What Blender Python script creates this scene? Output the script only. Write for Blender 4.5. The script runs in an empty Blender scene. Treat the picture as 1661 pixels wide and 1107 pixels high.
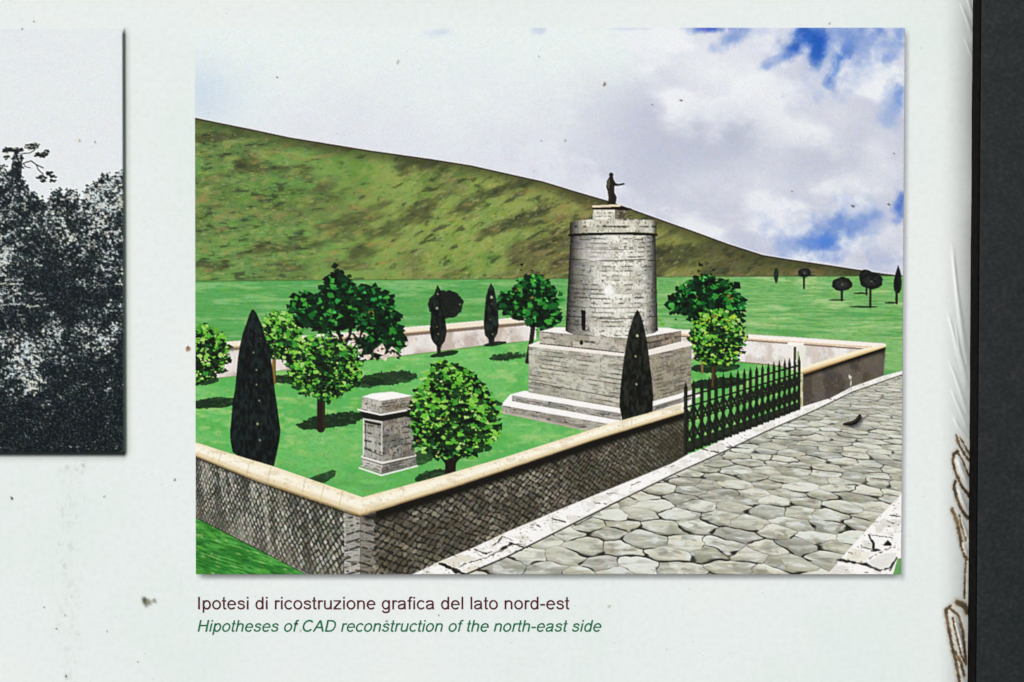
import bpy, math, random
import numpy as np

# ------------------------------------------------------------------ camera, light, exposure
S = 0.00025                      # metres per layout unit of the panel (0.25 mm)
CX, CY = 830.5, 553.5            # layout point that sits at the world origin
def wp(x, y, h=0.0):             # panel layout -> world; h = height off the panel face
    return ((x - CX) * S, -h * S, -(y - CY) * S)

scene = bpy.context.scene
COL = scene.collection
cam = bpy.data.cameras.new('camera')
cam_ob = bpy.data.objects.new('camera', cam)
COL.objects.link(cam_ob)
PITCH = math.radians(1.75)
D = 1.0
cam_ob.location = ((572 - CX) * S, -D, D * math.tan(PITCH) + 0.0)
cam_ob.rotation_euler = (math.radians(90) - PITCH, 0, 0)
cam.sensor_width = 36
cam.lens = 36 * D / (1661 * S) / math.cos(PITCH)
cam.shift_x = (CX - 572) / 1661
cam.shift_y = 0.0
cam.clip_start = 0.01
cam.clip_end = 100
scene.camera = cam_ob

SUN_EL, SUN_AZ = math.radians(38), math.radians(-48)     # azimuth measured from the panel's normal, negative = left
world = bpy.data.worlds.new('World')
scene.world = world
world.use_nodes = True
nt = world.node_tree
sky_node = nt.nodes.new('ShaderNodeTexSky')
sky_node.sky_type = 'NISHITA'
sky_node.sun_disc = False
sky_node.sun_elevation = SUN_EL
sky_node.sun_rotation = math.radians(180) - SUN_AZ
sky_node.air_density = 1.0
sky_node.dust_density = 3.0
bg = nt.nodes['Background']
nt.links.new(sky_node.outputs[0], bg.inputs[0])
bg.inputs[1].default_value = 0.09

sun = bpy.data.lights.new('sun', 'SUN')
sun.energy = 1.4
sun.angle = math.radians(14)
sun.color = (1.0, 0.95, 0.88)
sun_ob = bpy.data.objects.new('sun', sun)
COL.objects.link(sun_ob)
from mathutils import Vector
sd = Vector((math.sin(SUN_AZ) * math.cos(SUN_EL), -math.cos(SUN_AZ) * math.cos(SUN_EL), math.sin(SUN_EL)))
sun_ob.rotation_euler = sd.to_track_quat('Z', 'Y').to_euler()
sun_ob.location = sd * 3

vs = scene.view_settings
vs.view_transform = 'Standard'
vs.look = 'None'
vs.gamma = 1
vs.use_curve_mapping = False
vs.exposure = 0.88

# light reaching the panel after exposure, per channel (used to turn ink tones into ink albedo)
E_LIGHT = np.array([1.05, 1.01, 0.975])

# ------------------------------------------------------------------ small helpers
rng = np.random.default_rng(11)
random.seed(11)

def lin(c):
    c = np.clip(np.asarray(c, dtype=np.float64) / 255.0, 0, 1)
    return np.where(c <= 0.04045, c / 12.92, ((c + 0.055) / 1.055) ** 2.4)

def alb(c):
    return np.clip(lin(c) / E_LIGHT, 0.0, 0.92)

def mix(a, b, t):
    a = np.asarray(a, dtype=np.float32); b = np.asarray(b, dtype=np.float32)
    t = np.clip(np.asarray(t, dtype=np.float32), 0, 1)[..., None]
    return a * (1 - t) + b * t

def sstep(a, b, x):
    t = np.clip((x - a) / (b - a), 0, 1)
    return t * t * (3 - 2 * t)

_T = np.random.default_rng(5).random((256, 256)).astype(np.float32)
def vnoise(x, y, seed=0):
    x = np.asarray(x, dtype=np.float32) + seed * 17.31
    y = np.asarray(y, dtype=np.float32) + seed * 9.77
    xi = np.floor(x).astype(np.int32); yi = np.floor(y).astype(np.int32)
    fx = x - xi; fy = y - yi
    fx = fx * fx * (3 - 2 * fx); fy = fy * fy * (3 - 2 * fy)
    a = _T[yi & 255, xi & 255]; b = _T[yi & 255, (xi + 1) & 255]
    c = _T[(yi + 1) & 255, xi & 255]; d = _T[(yi + 1) & 255, (xi + 1) & 255]
    return (a * (1 - fx) + b * fx) * (1 - fy) + (c * (1 - fx) + d * fx) * fy

def fbm(x, y, oct=4, seed=0, gain=0.5):
    t = 0; a = 1; n = 0
    for o in range(oct):
        t = t + a * vnoise(x * 2 ** o, y * 2 ** o, seed + o * 3)
        n += a; a *= gain
    return t / n

def hash2(i, j, seed=0):
    return _T[(np.asarray(j) * 7 + seed * 31) & 255, (np.asarray(i) * 13 + seed * 57 + (np.asarray(j) & 15) * 29) & 255]

def homog(src):
    """homography taking the four picture points (TL, TR, BR, BL) to the unit square"""
    dst = [(0, 0), (1, 0), (1, 1), (0, 1)]
    A = []; B = []
    for (x, y), (u, v) in zip(src, dst):
        A.append([x, y, 1, 0, 0, 0, -u * x, -u * y]); B.append(u)
        A.append([0, 0, 0, x, y, 1, -v * x, -v * y]); B.append(v)
    h = np.linalg.solve(np.array(A, float), np.array(B, float))
    def f(X, Y):
        w = h[6] * X + h[7] * Y + 1
        return (h[0] * X + h[1] * Y + h[2]) / w, (h[3] * X + h[4] * Y + h[5]) / w
    return f

# ------------------------------------------------------------------ ink canvas: a flat print, worked out tone by tone
class Canvas:
    def __init__(s, x0, y0, x1, y1, step):
        s.nx = int(round((x1 - x0) / step)); s.ny = int(round((y1 - y0) / step))
        s.x0, s.y0 = x0, y0
        s.gx, s.gy = (x1 - x0) / s.nx, (y1 - y0) / s.ny
        s.sx, s.sy = s.gx / 2, s.gy / 2
        s.W, s.H = 2 * s.nx + 1, 2 * s.ny + 1
        s.C = np.zeros((s.H, s.W, 3), np.float32)
        s.I = np.zeros((s.H, s.W), np.int16)
        s.names = []
    def pid(s, name):
        if name not in s.names:
            s.names.append(name)
        return s.names.index(name)
    def box(s, a, b, c, d):
        i0 = max(0, int(math.floor((a - s.x0) / s.sx))); i1 = min(s.W, int(math.ceil((c - s.x0) / s.sx)) + 1)
        j0 = max(0, int(math.floor((b - s.y0) / s.sy))); j1 = min(s.H, int(math.ceil((d - s.y0) / s.sy)) + 1)
        if i1 <= i0 or j1 <= j0:
            return None
        X = (s.x0 + np.arange(i0, i1, dtype=np.float32) * s.sx)[None, :]
        Y = (s.y0 + np.arange(j0, j1, dtype=np.float32) * s.sy)[:, None]
        X, Y = np.broadcast_arrays(X, Y)
        return slice(j0, j1), slice(i0, i1), X, Y
    def put(s, reg, m, col, pid, a):
        js, is_, X, Y = reg
        if callable(col):
            col = col(X, Y)
        col = np.broadcast_to(np.asarray(col, np.float32), m.shape + (3,))
        al = (m.astype(np.float32) * a)[..., None]
        v = s.C[js, is_]
        v[...] = v * (1 - al) + col * al
        if pid is not None:
            s.I[js, is_][m > 0.5] = s.pid(pid)
    def inside(s, pts, X, Y):
        m = np.zeros(X.shape, bool)
        n = len(pts)
        for k in range(n):
            (xa, ya), (xb, yb) = pts[k], pts[(k + 1) % n]
            if ya == yb:
                continue
            c = ((ya > Y) != (yb > Y)) & (X < (xb - xa) * (Y - ya) / (yb - ya) + xa)
            m ^= c
        return m
    def poly(s, pts, col, pid=None, a=1.0):
        xs = [p[0] for p in pts]; ys = [p[1] for p in pts]
        r = s.box(min(xs), min(ys), max(xs), max(ys))
        if r is None:
            return
        s.put(r, s.inside(pts, r[2], r[3]), col, pid, a)
    def line(s, pts, w, col, pid=None, a=1.0, w1=None, soft=0.0):
        xs = [p[0] for p in pts]; ys = [p[1] for p in pts]
        wm = max(w, w1 or 0) + soft
        r = s.box(min(xs) - wm, min(ys) - wm, max(xs) + wm, max(ys) + wm)
        if r is None:
            return
        X, Y = r[2], r[3]
        m = np.zeros(X.shape, np.float32)
        n = len(pts) - 1
        for k in range(n):
            (xa, ya), (xb, yb) = pts[k], pts[k + 1]
            L2 = (xb - xa) ** 2 + (yb - ya) ** 2 + 1e-9
            t = np.clip(((X - xa) * (xb - xa) + (Y - ya) * (yb - ya)) / L2, 0, 1)
            d = np.hypot(X - xa - t * (xb - xa), Y - ya - t * (yb - ya))
            ww = w if w1 is None else w + (w1 - w) * ((k + t) / n)
            if soft:
                m = np.maximum(m, 1 - sstep(ww / 2 - soft, ww / 2 + soft, d))
            else:
                m = np.maximum(m, (d <= ww / 2).astype(np.float32))
        s.put(r, m, col, pid, a)
    def ell(s, cx, cy, rx, ry, col, pid=None, a=1.0, ang=0.0, soft=0.0, rough=0.0, seed=0):
        R = max(rx, ry) * (1.2 + rough)
        r = s.box(cx - R, cy - R, cx + R, cy + R)
        if r is None:
            return
        X, Y = r[2], r[3]
        c, q = math.cos(ang), math.sin(ang)
        u = ((X - cx) * c + (Y - cy) * q) / rx; v = (-(X - cx) * q + (Y - cy) * c) / ry
        d = np.hypot(u, v)
        if rough:
            d = d + rough * (fbm(X * 0.18, Y * 0.18, 3, seed) - 0.5) * 2
        m = (1 - sstep(1 - soft, 1 + soft, d)) if soft else (d <= 1).astype(np.float32)
        s.put(r, m, col, pid, a)
    def finish(s, sharp=0.35, grain=5.5, chroma=9.0):
        C = s.C
        P = np.pad(C, ((1, 1), (1, 1), (0, 0)), mode='edge')
        B = (P[:-2] + 2 * P[1:-1] + P[2:]) / 4
        B = (B[:, :-2] + 2 * B[:, 1:-1] + B[:, 2:]) / 4
        V = B[::2, ::2]
        if sharp:
            P = np.pad(V, ((2, 2), (2, 2), (0, 0)), mode='edge')
            b = (P[:-4] + P[1:-3] + P[2:-2] + P[3:-1] + P[4:]) / 5
            b = (b[:, :-4] + b[:, 1:-3] + b[:, 2:-2] + b[:, 3:-1] + b[:, 4:]) / 5
            V = V + sharp * (V - b)
        h, w = V.shape[:2]
        jj, ii = np.mgrid[0:h, 0:w]
        g = (fbm(ii * 0.45, jj * 0.45, 2, 40) - 0.5) * 2 * grain
        # grain and colour mottling of a cheap print, strongest in the mid tones
        lum = V.mean(-1)
        mid = 0.25 + 0.75 * np.exp(-((lum - 120) / 75) ** 2)
        V = V + (g * (0.5 + 0.5 * mid))[..., None]
        for k in range(3):
            V[..., k] += (fbm(ii * 0.15, jj * 0.19, 2, 50 + k * 7) - 0.5) * 2 * chroma * (1.0, 0.45, 1.1)[k] * mid
        return np.clip(V, 3, 250), s.I[1::2, 1::2]

# ------------------------------------------------------------------ materials
def new_mat(name):
    m = bpy.data.materials.new(name); m.use_nodes = True
    return m, m.node_tree, m.node_tree.nodes['Principled BSDF']

def tex_noise(t, scale, detail=3.0, rough=0.5, vec=None):
    n = t.nodes.new('ShaderNodeTexNoise')
    n.inputs['Scale'].default_value = scale; n.inputs['Detail'].default_value = detail
    n.inputs['Roughness'].default_value = rough
    if vec is not None:
        t.links.new(vec, n.inputs['Vector'])
    return n

def ramp(t, src, stops):
    r = t.nodes.new('ShaderNodeValToRGB')
    e = r.color_ramp.elements
    while len(e) < len(stops):
        e.new(0.5)
    for k, (p, c) in enumerate(stops):
        e[k].position = p; e[k].color = tuple(c) + (1,)
    t.links.new(src, r.inputs[0])
    return r

def mulcol(t, a, b, f=1.0):
    n = t.nodes.new('ShaderNodeMix'); n.data_type = 'RGBA'; n.blend_type = 'MULTIPLY'
    n.inputs[0].default_value = f
    t.links.new(a, n.inputs[6]); t.links.new(b, n.inputs[7])
    return n.outputs[2]

def film_bump(t, b, strength=0.05):
    """faint orange-peel of the clear film over the print"""
    co = t.nodes.new('ShaderNodeTexCoord')
    n = tex_noise(t, 260, 2, 0.5, co.outputs['Object'])
    bp = t.nodes.new('ShaderNodeBump'); bp.inputs['Strength'].default_value = strength
    bp.inputs['Distance'].default_value = 0.0006
    t.links.new(n.outputs[0], bp.inputs['Height']); t.links.new(bp.outputs[0], b.inputs['Normal'])
    return co

def make_ink():
    m, t, b = new_mat('printed ink under film')
    at = t.nodes.new('ShaderNodeAttribute'); at.attribute_name = 'ink'
    co = film_bump(t, b, 0.04)
    n = tex_noise(t, 2200, 2, 0.6, co.outputs['Object'])
    r = ramp(t, n.outputs[0], [(0.3, (0.93, 0.93, 0.93)), (0.7, (1.06, 1.06, 1.06))])
    t.links.new(mulcol(t, at.outputs['Color'], r.outputs[0]), b.inputs['Base Color'])
    b.inputs['Roughness'].default_value = 0.5
    b.inputs['Specular IOR Level'].default_value = 0.12
    return m
INK = make_ink()

def make_alpha_ink():
    m, t, b = new_mat('soft printed tone')
    at = t.nodes.new('ShaderNodeAttribute'); at.attribute_name = 'ink'
    al = t.nodes.new('ShaderNodeAttribute'); al.attribute_name = 'cover'
    t.links.new(at.outputs['Color'], b.inputs['Base Color'])
    t.links.new(al.outputs['Fac'], b.inputs['Alpha'])
    b.inputs['Roughness'].default_value = 0.5
    b.inputs['Specular IOR Level'].default_value = 0.12
    return m
SOFT = make_alpha_ink()

# ------------------------------------------------------------------ mesh builders
def mesh_np(name, V, Q, col=None, cover=None, mat=None, parent=None, smooth=False):
    me = bpy.data.meshes.new(name)
    V = np.asarray(V, np.float32); Q = np.asarray(Q, np.int32)
    me.vertices.add(len(V)); me.vertices.foreach_set('co', V.ravel())
    k = Q.shape[1]
    me.loops.add(Q.size); me.loops.foreach_set('vertex_index', Q.ravel())
    me.polygons.add(len(Q)); me.polygons.foreach_set('loop_start', np.arange(0, Q.size, k, dtype=np.int32))
    if smooth:
        me.polygons.foreach_set('use_smooth', np.ones(len(Q), bool))
    me.update(calc_edges=True)
    if col is not None:
        a = me.attributes.new('ink', 'FLOAT_COLOR', 'POINT')
        rgba = np.ones((len(V), 4), np.float32); rgba[:, :3] = col
        a.data.foreach_set('color', rgba.ravel())
    if cover is not None:
        a = me.attributes.new('cover', 'FLOAT', 'POINT')
        a.data.foreach_set('value', np.asarray(cover, np.float32))
    ob = bpy.data.objects.new(name, me)
    if mat:
        me.materials.append(mat)
    COL.objects.link(ob)
    if parent:
        ob.parent = parent
    return ob

def empty(name, parent=None):
    o = bpy.data.objects.new(name, None)
    o.empty_display_size = 0.01
    COL.objects.link(o)
    if parent:
        o.parent = parent
    return o

def tag(o, label=None, cat=None, group=None, kind=None):
    if label: o['label'] = label
    if cat: o['category'] = cat
    if group: o['group'] = group
    if kind: o['kind'] = kind
    return o

def emit_print(cv, root, h, labels):
    """cut the flat print into its pictured pieces; the pieces meet edge to edge in one plane"""
    V, I = cv.finish()
    ny, nx = I.shape
    xs = cv.x0 + np.arange(nx + 1) * cv.gx
    ys = cv.y0 + np.arange(ny + 1) * cv.gy
    XX, YY = np.meshgrid(xs, ys)
    P = np.stack([(XX - CX) * S, np.full_like(XX, -h * S), -(YY - CY) * S], -1).reshape(-1, 3)
    A = alb(V).reshape(-1, 3)
    base = (np.arange(ny)[:, None] * (nx + 1) + np.arange(nx)[None, :])
    made = {}
    for k, path in enumerate(cv.names):
        m = I == k
        if not m.any():
            continue
        b = base[m]
        Q = np.stack([b, b + nx + 1, b + nx + 2, b + 1], -1)
        u, inv = np.unique(Q.ravel(), return_inverse=True)
        par = root
        # path: kind[#n][/sub-part]
        bits = path.split('/')
        if len(bits) == 2:
            if bits[0] not in made:
                made[bits[0]] = empty(bits[0].split('#')[0], root)
                if bits[0] in labels: made[bits[0]]['label'] = labels[bits[0]]
            par = made[bits[0]]
        o = mesh_np(bits[-1].split('#')[0], P[u], inv.reshape(-1, 4), A[u], None, INK, par)
        if path in labels:
            o['label'] = labels[path]

def soft_strip(name, parent, rect, fn, h, step=1.5, color=(40, 42, 40)):
    x0, y0, x1, y1 = rect
    nx = max(2, int((x1 - x0) / step)); ny = max(2, int((y1 - y0) / step))
    if nx > ny * 6: nx = max(60, nx // 8)
    if ny > nx * 6: ny = max(60, ny // 8)
    xs = np.linspace(x0, x1, nx + 1); ys = np.linspace(y0, y1, ny + 1)
    XX, YY = np.meshgrid(xs, ys)
    a, c = fn(XX, YY)
    P = np.stack([(XX - CX) * S, np.full_like(XX, -h * S), -(YY - CY) * S], -1).reshape(-1, 3)
    base = (np.arange(ny)[:, None] * (nx + 1) + np.arange(nx)[None, :]).ravel()
    Q = np.stack([base, base + nx + 1, base + nx + 2, base + 1], -1)
    return mesh_np(name, P, Q, alb(c).reshape(-1, 3), a.ravel(), SOFT, parent)

# ------------------------------------------------------------------ the white panel and its frame
PANEL_TONE = np.array([231.5, 238.5, 235.5])

def make_panel_mat():
    m, t, b = new_mat('white laminated panel')
    co = film_bump(t, b, 0.06)
    P = alb(PANEL_TONE)
    big = tex_noise(t, 9, 4, 0.6, co.outputs['Object'])
    r1 = ramp(t, big.outputs[0], [(0.32, P * np.array([0.955, 0.985, 0.975])), (0.5, P), (0.68, np.minimum(P * np.array([1.03, 1.008, 1.015]), 0.95))])
    fine = tex_noise(t, 420, 3, 0.65, co.outputs['Object'])
    r2 = ramp(t, fine.outputs[0], [(0.25, (0.955, 0.955, 0.95)), (0.55, (1, 1, 1)), (0.75, (1.015, 1.015, 1.015))])
    c = mulcol(t, r1.outputs[0], r2.outputs[0])
    # grime settled on the film: faint specks
    sp = tex_noise(t, 900, 2, 0.7, co.outputs['Object'])
    r3 = ramp(t, sp.outputs[0], [(0.22, (0.86, 0.85, 0.82)), (0.30, (1, 1, 1))])
    c = mulcol(t, c, r3.outputs[0])
    # dirt caught in creases of the loose film
    at = t.nodes.new('ShaderNodeAttribute'); at.attribute_name = 'cover'
    dr = ramp(t, at.outputs['Fac'], [(0.0, (0.62, 0.56, 0.43)), (0.3, (0.42, 0.33, 0.19)), (0.6, (0.13, 0.08, 0.035)), (0.95, (0.022, 0.016, 0.010))])
    mr = t.nodes.new('ShaderNodeMapRange'); mr.inputs['From Max'].default_value = 0.32; mr.inputs['To Max'].default_value = 0.95
    t.links.new(at.outputs['Fac'], mr.inputs['Value'])
    mx = t.nodes.new('ShaderNodeMix'); mx.data_type = 'RGBA'
    t.links.new(mr.outputs[0], mx.inputs[0]); t.links.new(c, mx.inputs[6]); t.links.new(dr.outputs[0], mx.inputs[7])
    t.links.new(mx.outputs[2], b.inputs['Base Color'])
    b.inputs['Roughness'].default_value = 0.42
    b.inputs['Specular IOR Level'].default_value = 0.25
    return m

def seg_dist(X, Y, pts):
    best = np.full(X.shape, 1e9); tt = np.zeros(X.shape); side = np.zeros(X.shape)
    n = len(pts) - 1
    for k in range(n):
        (xa, ya), (xb, yb) = pts[k], pts[k + 1]
        L2 = (xb - xa) ** 2 + (yb - ya) ** 2
        t = np.clip(((X - xa) * (xb - xa) + (Y - ya) * (yb - ya)) / L2, 0, 1)
        d = np.hypot(X - xa - t * (xb - xa), Y - ya - t * (yb - ya))
        m = d < best
        best = np.where(m, d, best); tt = np.where(m, (k + t) / n, tt)
    return best, tt

# folds of the loosened film along the right edge: (polyline, half width, height)
FOLDS = [
    ([(1553, 4), (1565, 30), (1578, 64)], 3.0, 2.2), ([(1564, -10), (1571, 12), (1579, 36)], 2.6, 2.2),
    ([(1561, 62), (1569, 78), (1578, 98)], 2.6, 1.9), ([(1556, -60), (1566, -30), (1578, -6)], 3.0, 2.0),
    ([(1543, 388), (1547, 430), (1553, 480), (1562, 540), (1571, 590)], 3.6, 3.0),
    ([(1536, 503), (1544, 530), (1556, 575), (1570, 625)], 3.0, 2.5),
    ([(1549, 520), (1558, 570), (1570, 612)], 2.2, 2.0),
    ([(1538, 583), (1549, 607), (1561, 640), (1571, 668)], 2.8, 2.3),
    ([(1543, 630), (1554, 655), (1570, 690)], 2.6, 2.3), ([(1547, 674), (1557, 694), (1571, 716)], 2.8, 2.6),
    ([(1552, 712), (1560, 730), (1572, 752)], 3.0, 3.4), ([(1552, 742), (1560, 765), (1572, 795)], 4.2, 5.0),
    ([(1554, 792), (1561, 812), (1571, 838)], 3.8, 4.4), ([(1557, 838), (1564, 858), (1571, 880)], 3.2, 3.6),
    ([(1561, 880), (1569, 904)], 2.6, 2.8),
    ([(1547, 995), (1554, 1020), (1562, 1052), (1566, 1080)], 4.4, 5.0), ([(1556, 1075), (1565, 1110)], 4.0, 4.0),
]
DIRT = [
    ([(1552, 708), (1555, 722), (1563, 738), (1571, 750)], 1.5, 0.9), ([(1558, 712), (1566, 728), (1571, 738)], 1.2, 0.75),
    ([(1554, 733), (1548, 738), (1547, 750), (1551, 768), (1559, 788), (1571, 806)], 1.9, 1.0),
    ([(1553, 734), (1562, 750), (1571, 774)], 1.3, 0.8),
    ([(1551, 782), (1549, 792), (1553, 810), (1560, 828), (1570, 844)], 1.9, 1.0),
    ([(1547, 828), (1553, 846), (1557, 866), (1560, 880)], 2.4, 0.75), ([(1557, 838), (1561, 858), (1567, 880)], 1.3, 0.7),
    ([(1559, 878), (1560, 890), (1565, 905), (1569, 910)], 1.5, 0.9),
    ([(1567.5, 905), (1566, 935), (1565.5, 972)], 1.3, 0.8),
    ([(1555, 980), (1562, 983), (1567, 988), (1570, 996)], 3.8, 1.0),
    ([(1545, 986), (1539, 992), (1541, 1010), (1546, 1040), (1551, 1066), (1556, 1090), (1559, 1112)], 2.2, 0.85),
    ([(1545, 990), (1556, 1000), (1563, 1025), (1567, 1060), (1568, 1080)], 2.0, 0.75),
    ([(1548, 1004), (1553, 1030), (1560, 1062), (1566, 1078)], 1.1, 0.85), ([(1552, 1060), (1561, 1078), (1566, 1100)], 1.8, 0.7),
]
DIRT = [([(1544 + (x - 1544) * 1.2, y) for x, y in p], w, a) for p, w, a in DIRT]
FOLDS = [([(1544 + (x - 1544) * 1.2, y) if y > 700 else (x, y) for x, y in p], w, h) for p, w, h in FOLDS]
def build_panel():
    root = empty('information_panel')
    tag(root, 'white laminated information panel with grime specks and a creased peeling right edge', 'sign')
    xs = np.concatenate([np.linspace(-420, 1490, 40), np.arange(1492, 1592, 1.25)])
    ys = np.arange(-260, 1381, 1.6)
    X, Y = np.meshgrid(xs, ys)
    # the film rolls back into the groove before the frame
    curl = np.clip((X - 1524) / 55, 0, 1)
    wob = 1 + 0.35 * (fbm(Y * 0.012, Y * 0 + 3, 2, 4) - 0.5)
    hgt = -11 * curl ** 2.3 * wob
    strip = X > 1490
    Xs, Ys = X[:, 40:], Y[:, 40:]
    h2 = np.zeros(Xs.shape); dirt = np.zeros(X.shape)
    for pts, w, hh in FOLDS:
        d, t = seg_dist(Xs, Ys, pts)
        wv = w * (.55 + .75 * t) * (.8 + .5 * fbm(Ys * .03, Xs * .03, 2, 6))
        h2 += hh * 0.42 * np.exp(-(d / wv) ** 2) * sstep(-0.02, 0.3, t) * (1 - .6 * sstep(.6, 1, t))
    d2 = np.zeros(Xs.shape)
    for pts, w, a in DIRT:
        nz = fbm(Xs * 0.35, Ys * 0.35, 3, 8)
        d, t = seg_dist(Xs, Ys, pts)
        w = w * 1.55
        brk = .72 + .28 * sstep(.36, .56, fbm(Xs * .09, Ys * .09, 3, 14))
        d2 = np.maximum(d2, a * brk * (1 - sstep(w * 0.25, w * 1.3, d + (nz - 0.5) * 3.6)))
        h2 -= 0.7 * np.exp(-(d / (w * 1.1)) ** 2)
        # thin stain spreading from the crease
        d2 = np.maximum(d2, 0.13 * (1 - sstep(w, w * 2.4, d + (nz - 0.5) * 7)))
    hgt[:, 40:] += h2
    dirt[:, 40:] = d2
    nx, ny = len(xs), len(ys)
    P = np.stack([(X - CX) * S, -hgt * S, -(Y - CY) * S], -1).reshape(-1, 3)
    base = (np.arange(ny - 1)[:, None] * nx + np.arange(nx - 1)[None, :]).ravel()
    Q = np.stack([base, base + nx, base + nx + 1, base + 1], -1)
    mesh_np('laminated_sheet', P, Q, None, dirt.ravel(), make_panel_mat(), root, True)
    # stiff board behind the sheet
    m, t, b = new_mat('board core'); b.inputs['Base Color'].default_value = (0.45, 0.46, 0.44, 1)
    co = t.nodes.new('ShaderNodeTexCoord'); n = tex_noise(t, 60, 3, 0.5, co.outputs['Object'])
    r = ramp(t, n.outputs[0], [(0.3, (0.38, 0.39, 0.37)), (0.7, (0.5, 0.5, 0.48))]); t.links.new(r.outputs[0], b.inputs['Base Color'])
    V = [wp(x, y, h) for h in (-16, -28) for (x, y) in ((-420, -260), (1600, -260), (1600, 1380), (-420, 1380))]
    mesh_np('backing_board', V, [(0, 3, 2, 1), (4, 5, 6, 7), (0, 1, 5, 4), (1, 2, 6, 5), (2, 3, 7, 6), (3, 0, 4, 7)], None, None, m, root)
    return root
PANEL = build_panel()

def build_frame():
    root = empty('frame_rail')
    tag(root, 'dark charcoal metal frame rail beside the creased panel edge', 'frame')
    m, t, b = new_mat('charcoal powder coat')
    co = t.nodes.new('ShaderNodeTexCoord')
    n = tex_noise(t, 520, 4, 0.7, co.outputs['Object']); n2 = tex_noise(t, 110, 3, 0.65, co.outputs['Object'])
    r = ramp(t, n.outputs[0], [(0.25, (0.004, 0.007, 0.008)), (0.5, (0.0105, 0.0155, 0.0175)), (0.78, (0.030, 0.032, 0.032))])
    r2 = ramp(t, n2.outputs[0], [(0.3, (0.55, 0.72, 0.70)), (0.5, (0.95, 0.95, 0.95)), (0.7, (1.3, 1.12, 1.12))])
    t.links.new(mulcol(t, r.outputs[0], r2.outputs[0]), b.inputs['Base Color'])
    b.inputs['Roughness'].default_value = 0.55; b.inputs['Specular IOR Level'].default_value = 0.3
    bp = t.nodes.new('ShaderNodeBump'); bp.inputs['Strength'].default_value = 0.25; bp.inputs['Distance'].default_value = 0.0004
    t.links.new(n.outputs[0], bp.inputs['Height']); t.links.new(bp.outputs[0], b.inputs['Normal'])
    # bevelled profile extruded along the rail
    prof = [(1577.5, -14), (1577.5, 36), (1577.9, 37.4), (1578.6, 38.2), (1580, 38.5), (2040, 38.5), (2045, 37), (2047, 32), (2047, -60), (1600, -60), (1600, -14)]
    ys = np.linspace(-260, 1380, 42)
    V = []; Q = []
    n_ = len(prof)
    for y in ys:
        for (x, h) in prof:
            V.append(wp(x, y, h))
    for j in range(len(ys) - 1):
        for k in range(n_):
            a = j * n_ + k; b_ = j * n_ + (k + 1) % n_
            Q.append((a, b_, b_ + n_, a + n_))
    mesh_np('rail', V, Q, None, None, m, root)
    # black strip covering the inner side of the rail
    g, t, b = new_mat('matt black edge strip')
    co = t.nodes.new('ShaderNodeTexCoord'); n = tex_noise(t, 300, 3, 0.6, co.outputs['Object'])
    r = ramp(t, n.outputs[0], [(0.3, (0.002, 0.002, 0.002)), (0.7, (0.006, 0.006, 0.006))]); t.links.new(r.outputs[0], b.inputs['Base Color'])
    b.inputs['Roughness'].default_value = 0.9; b.inputs['Specular IOR Level'].default_value = 0.03
    V = []; Q = []
    prof = [(1576.2, -12), (1575.8, 4), (1575.2, 30), (1575.6, 38), (1577.2, 39.2), (1577.2, -12)]
    wav = lambda y: 0.6 * (fbm(np.array([y * 0.05]), np.array([1.0]), 2, 3)[0] - 0.5)
    ys = np.arange(-260, 1381, 6.0)
    n_ = len(prof)
    for y in ys:
        w = wav(y)
        for k, (x, h) in enumerate(prof):
            V.append(wp(x + (w if k < 4 else 0), y, h))
    for j in range(len(ys) - 1):
        for k in range(n_):
            a = j * n_ + k; b_ = j * n_ + (k + 1) % n_
            Q.append((a, b_, b_ + n_, a + n_))
    mesh_np('edge_strip', V, Q, None, None, g, root)
build_frame()
# ------------------------------------------------------------------ the coloured illustration printed on the panel
cv = Canvas(317, 47, 1464, 933, 1.2)
L = {}                                   # labels of its pieces
ALL = [(315, 45), (1467, 45), (1467, 936), (315, 936)]

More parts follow.
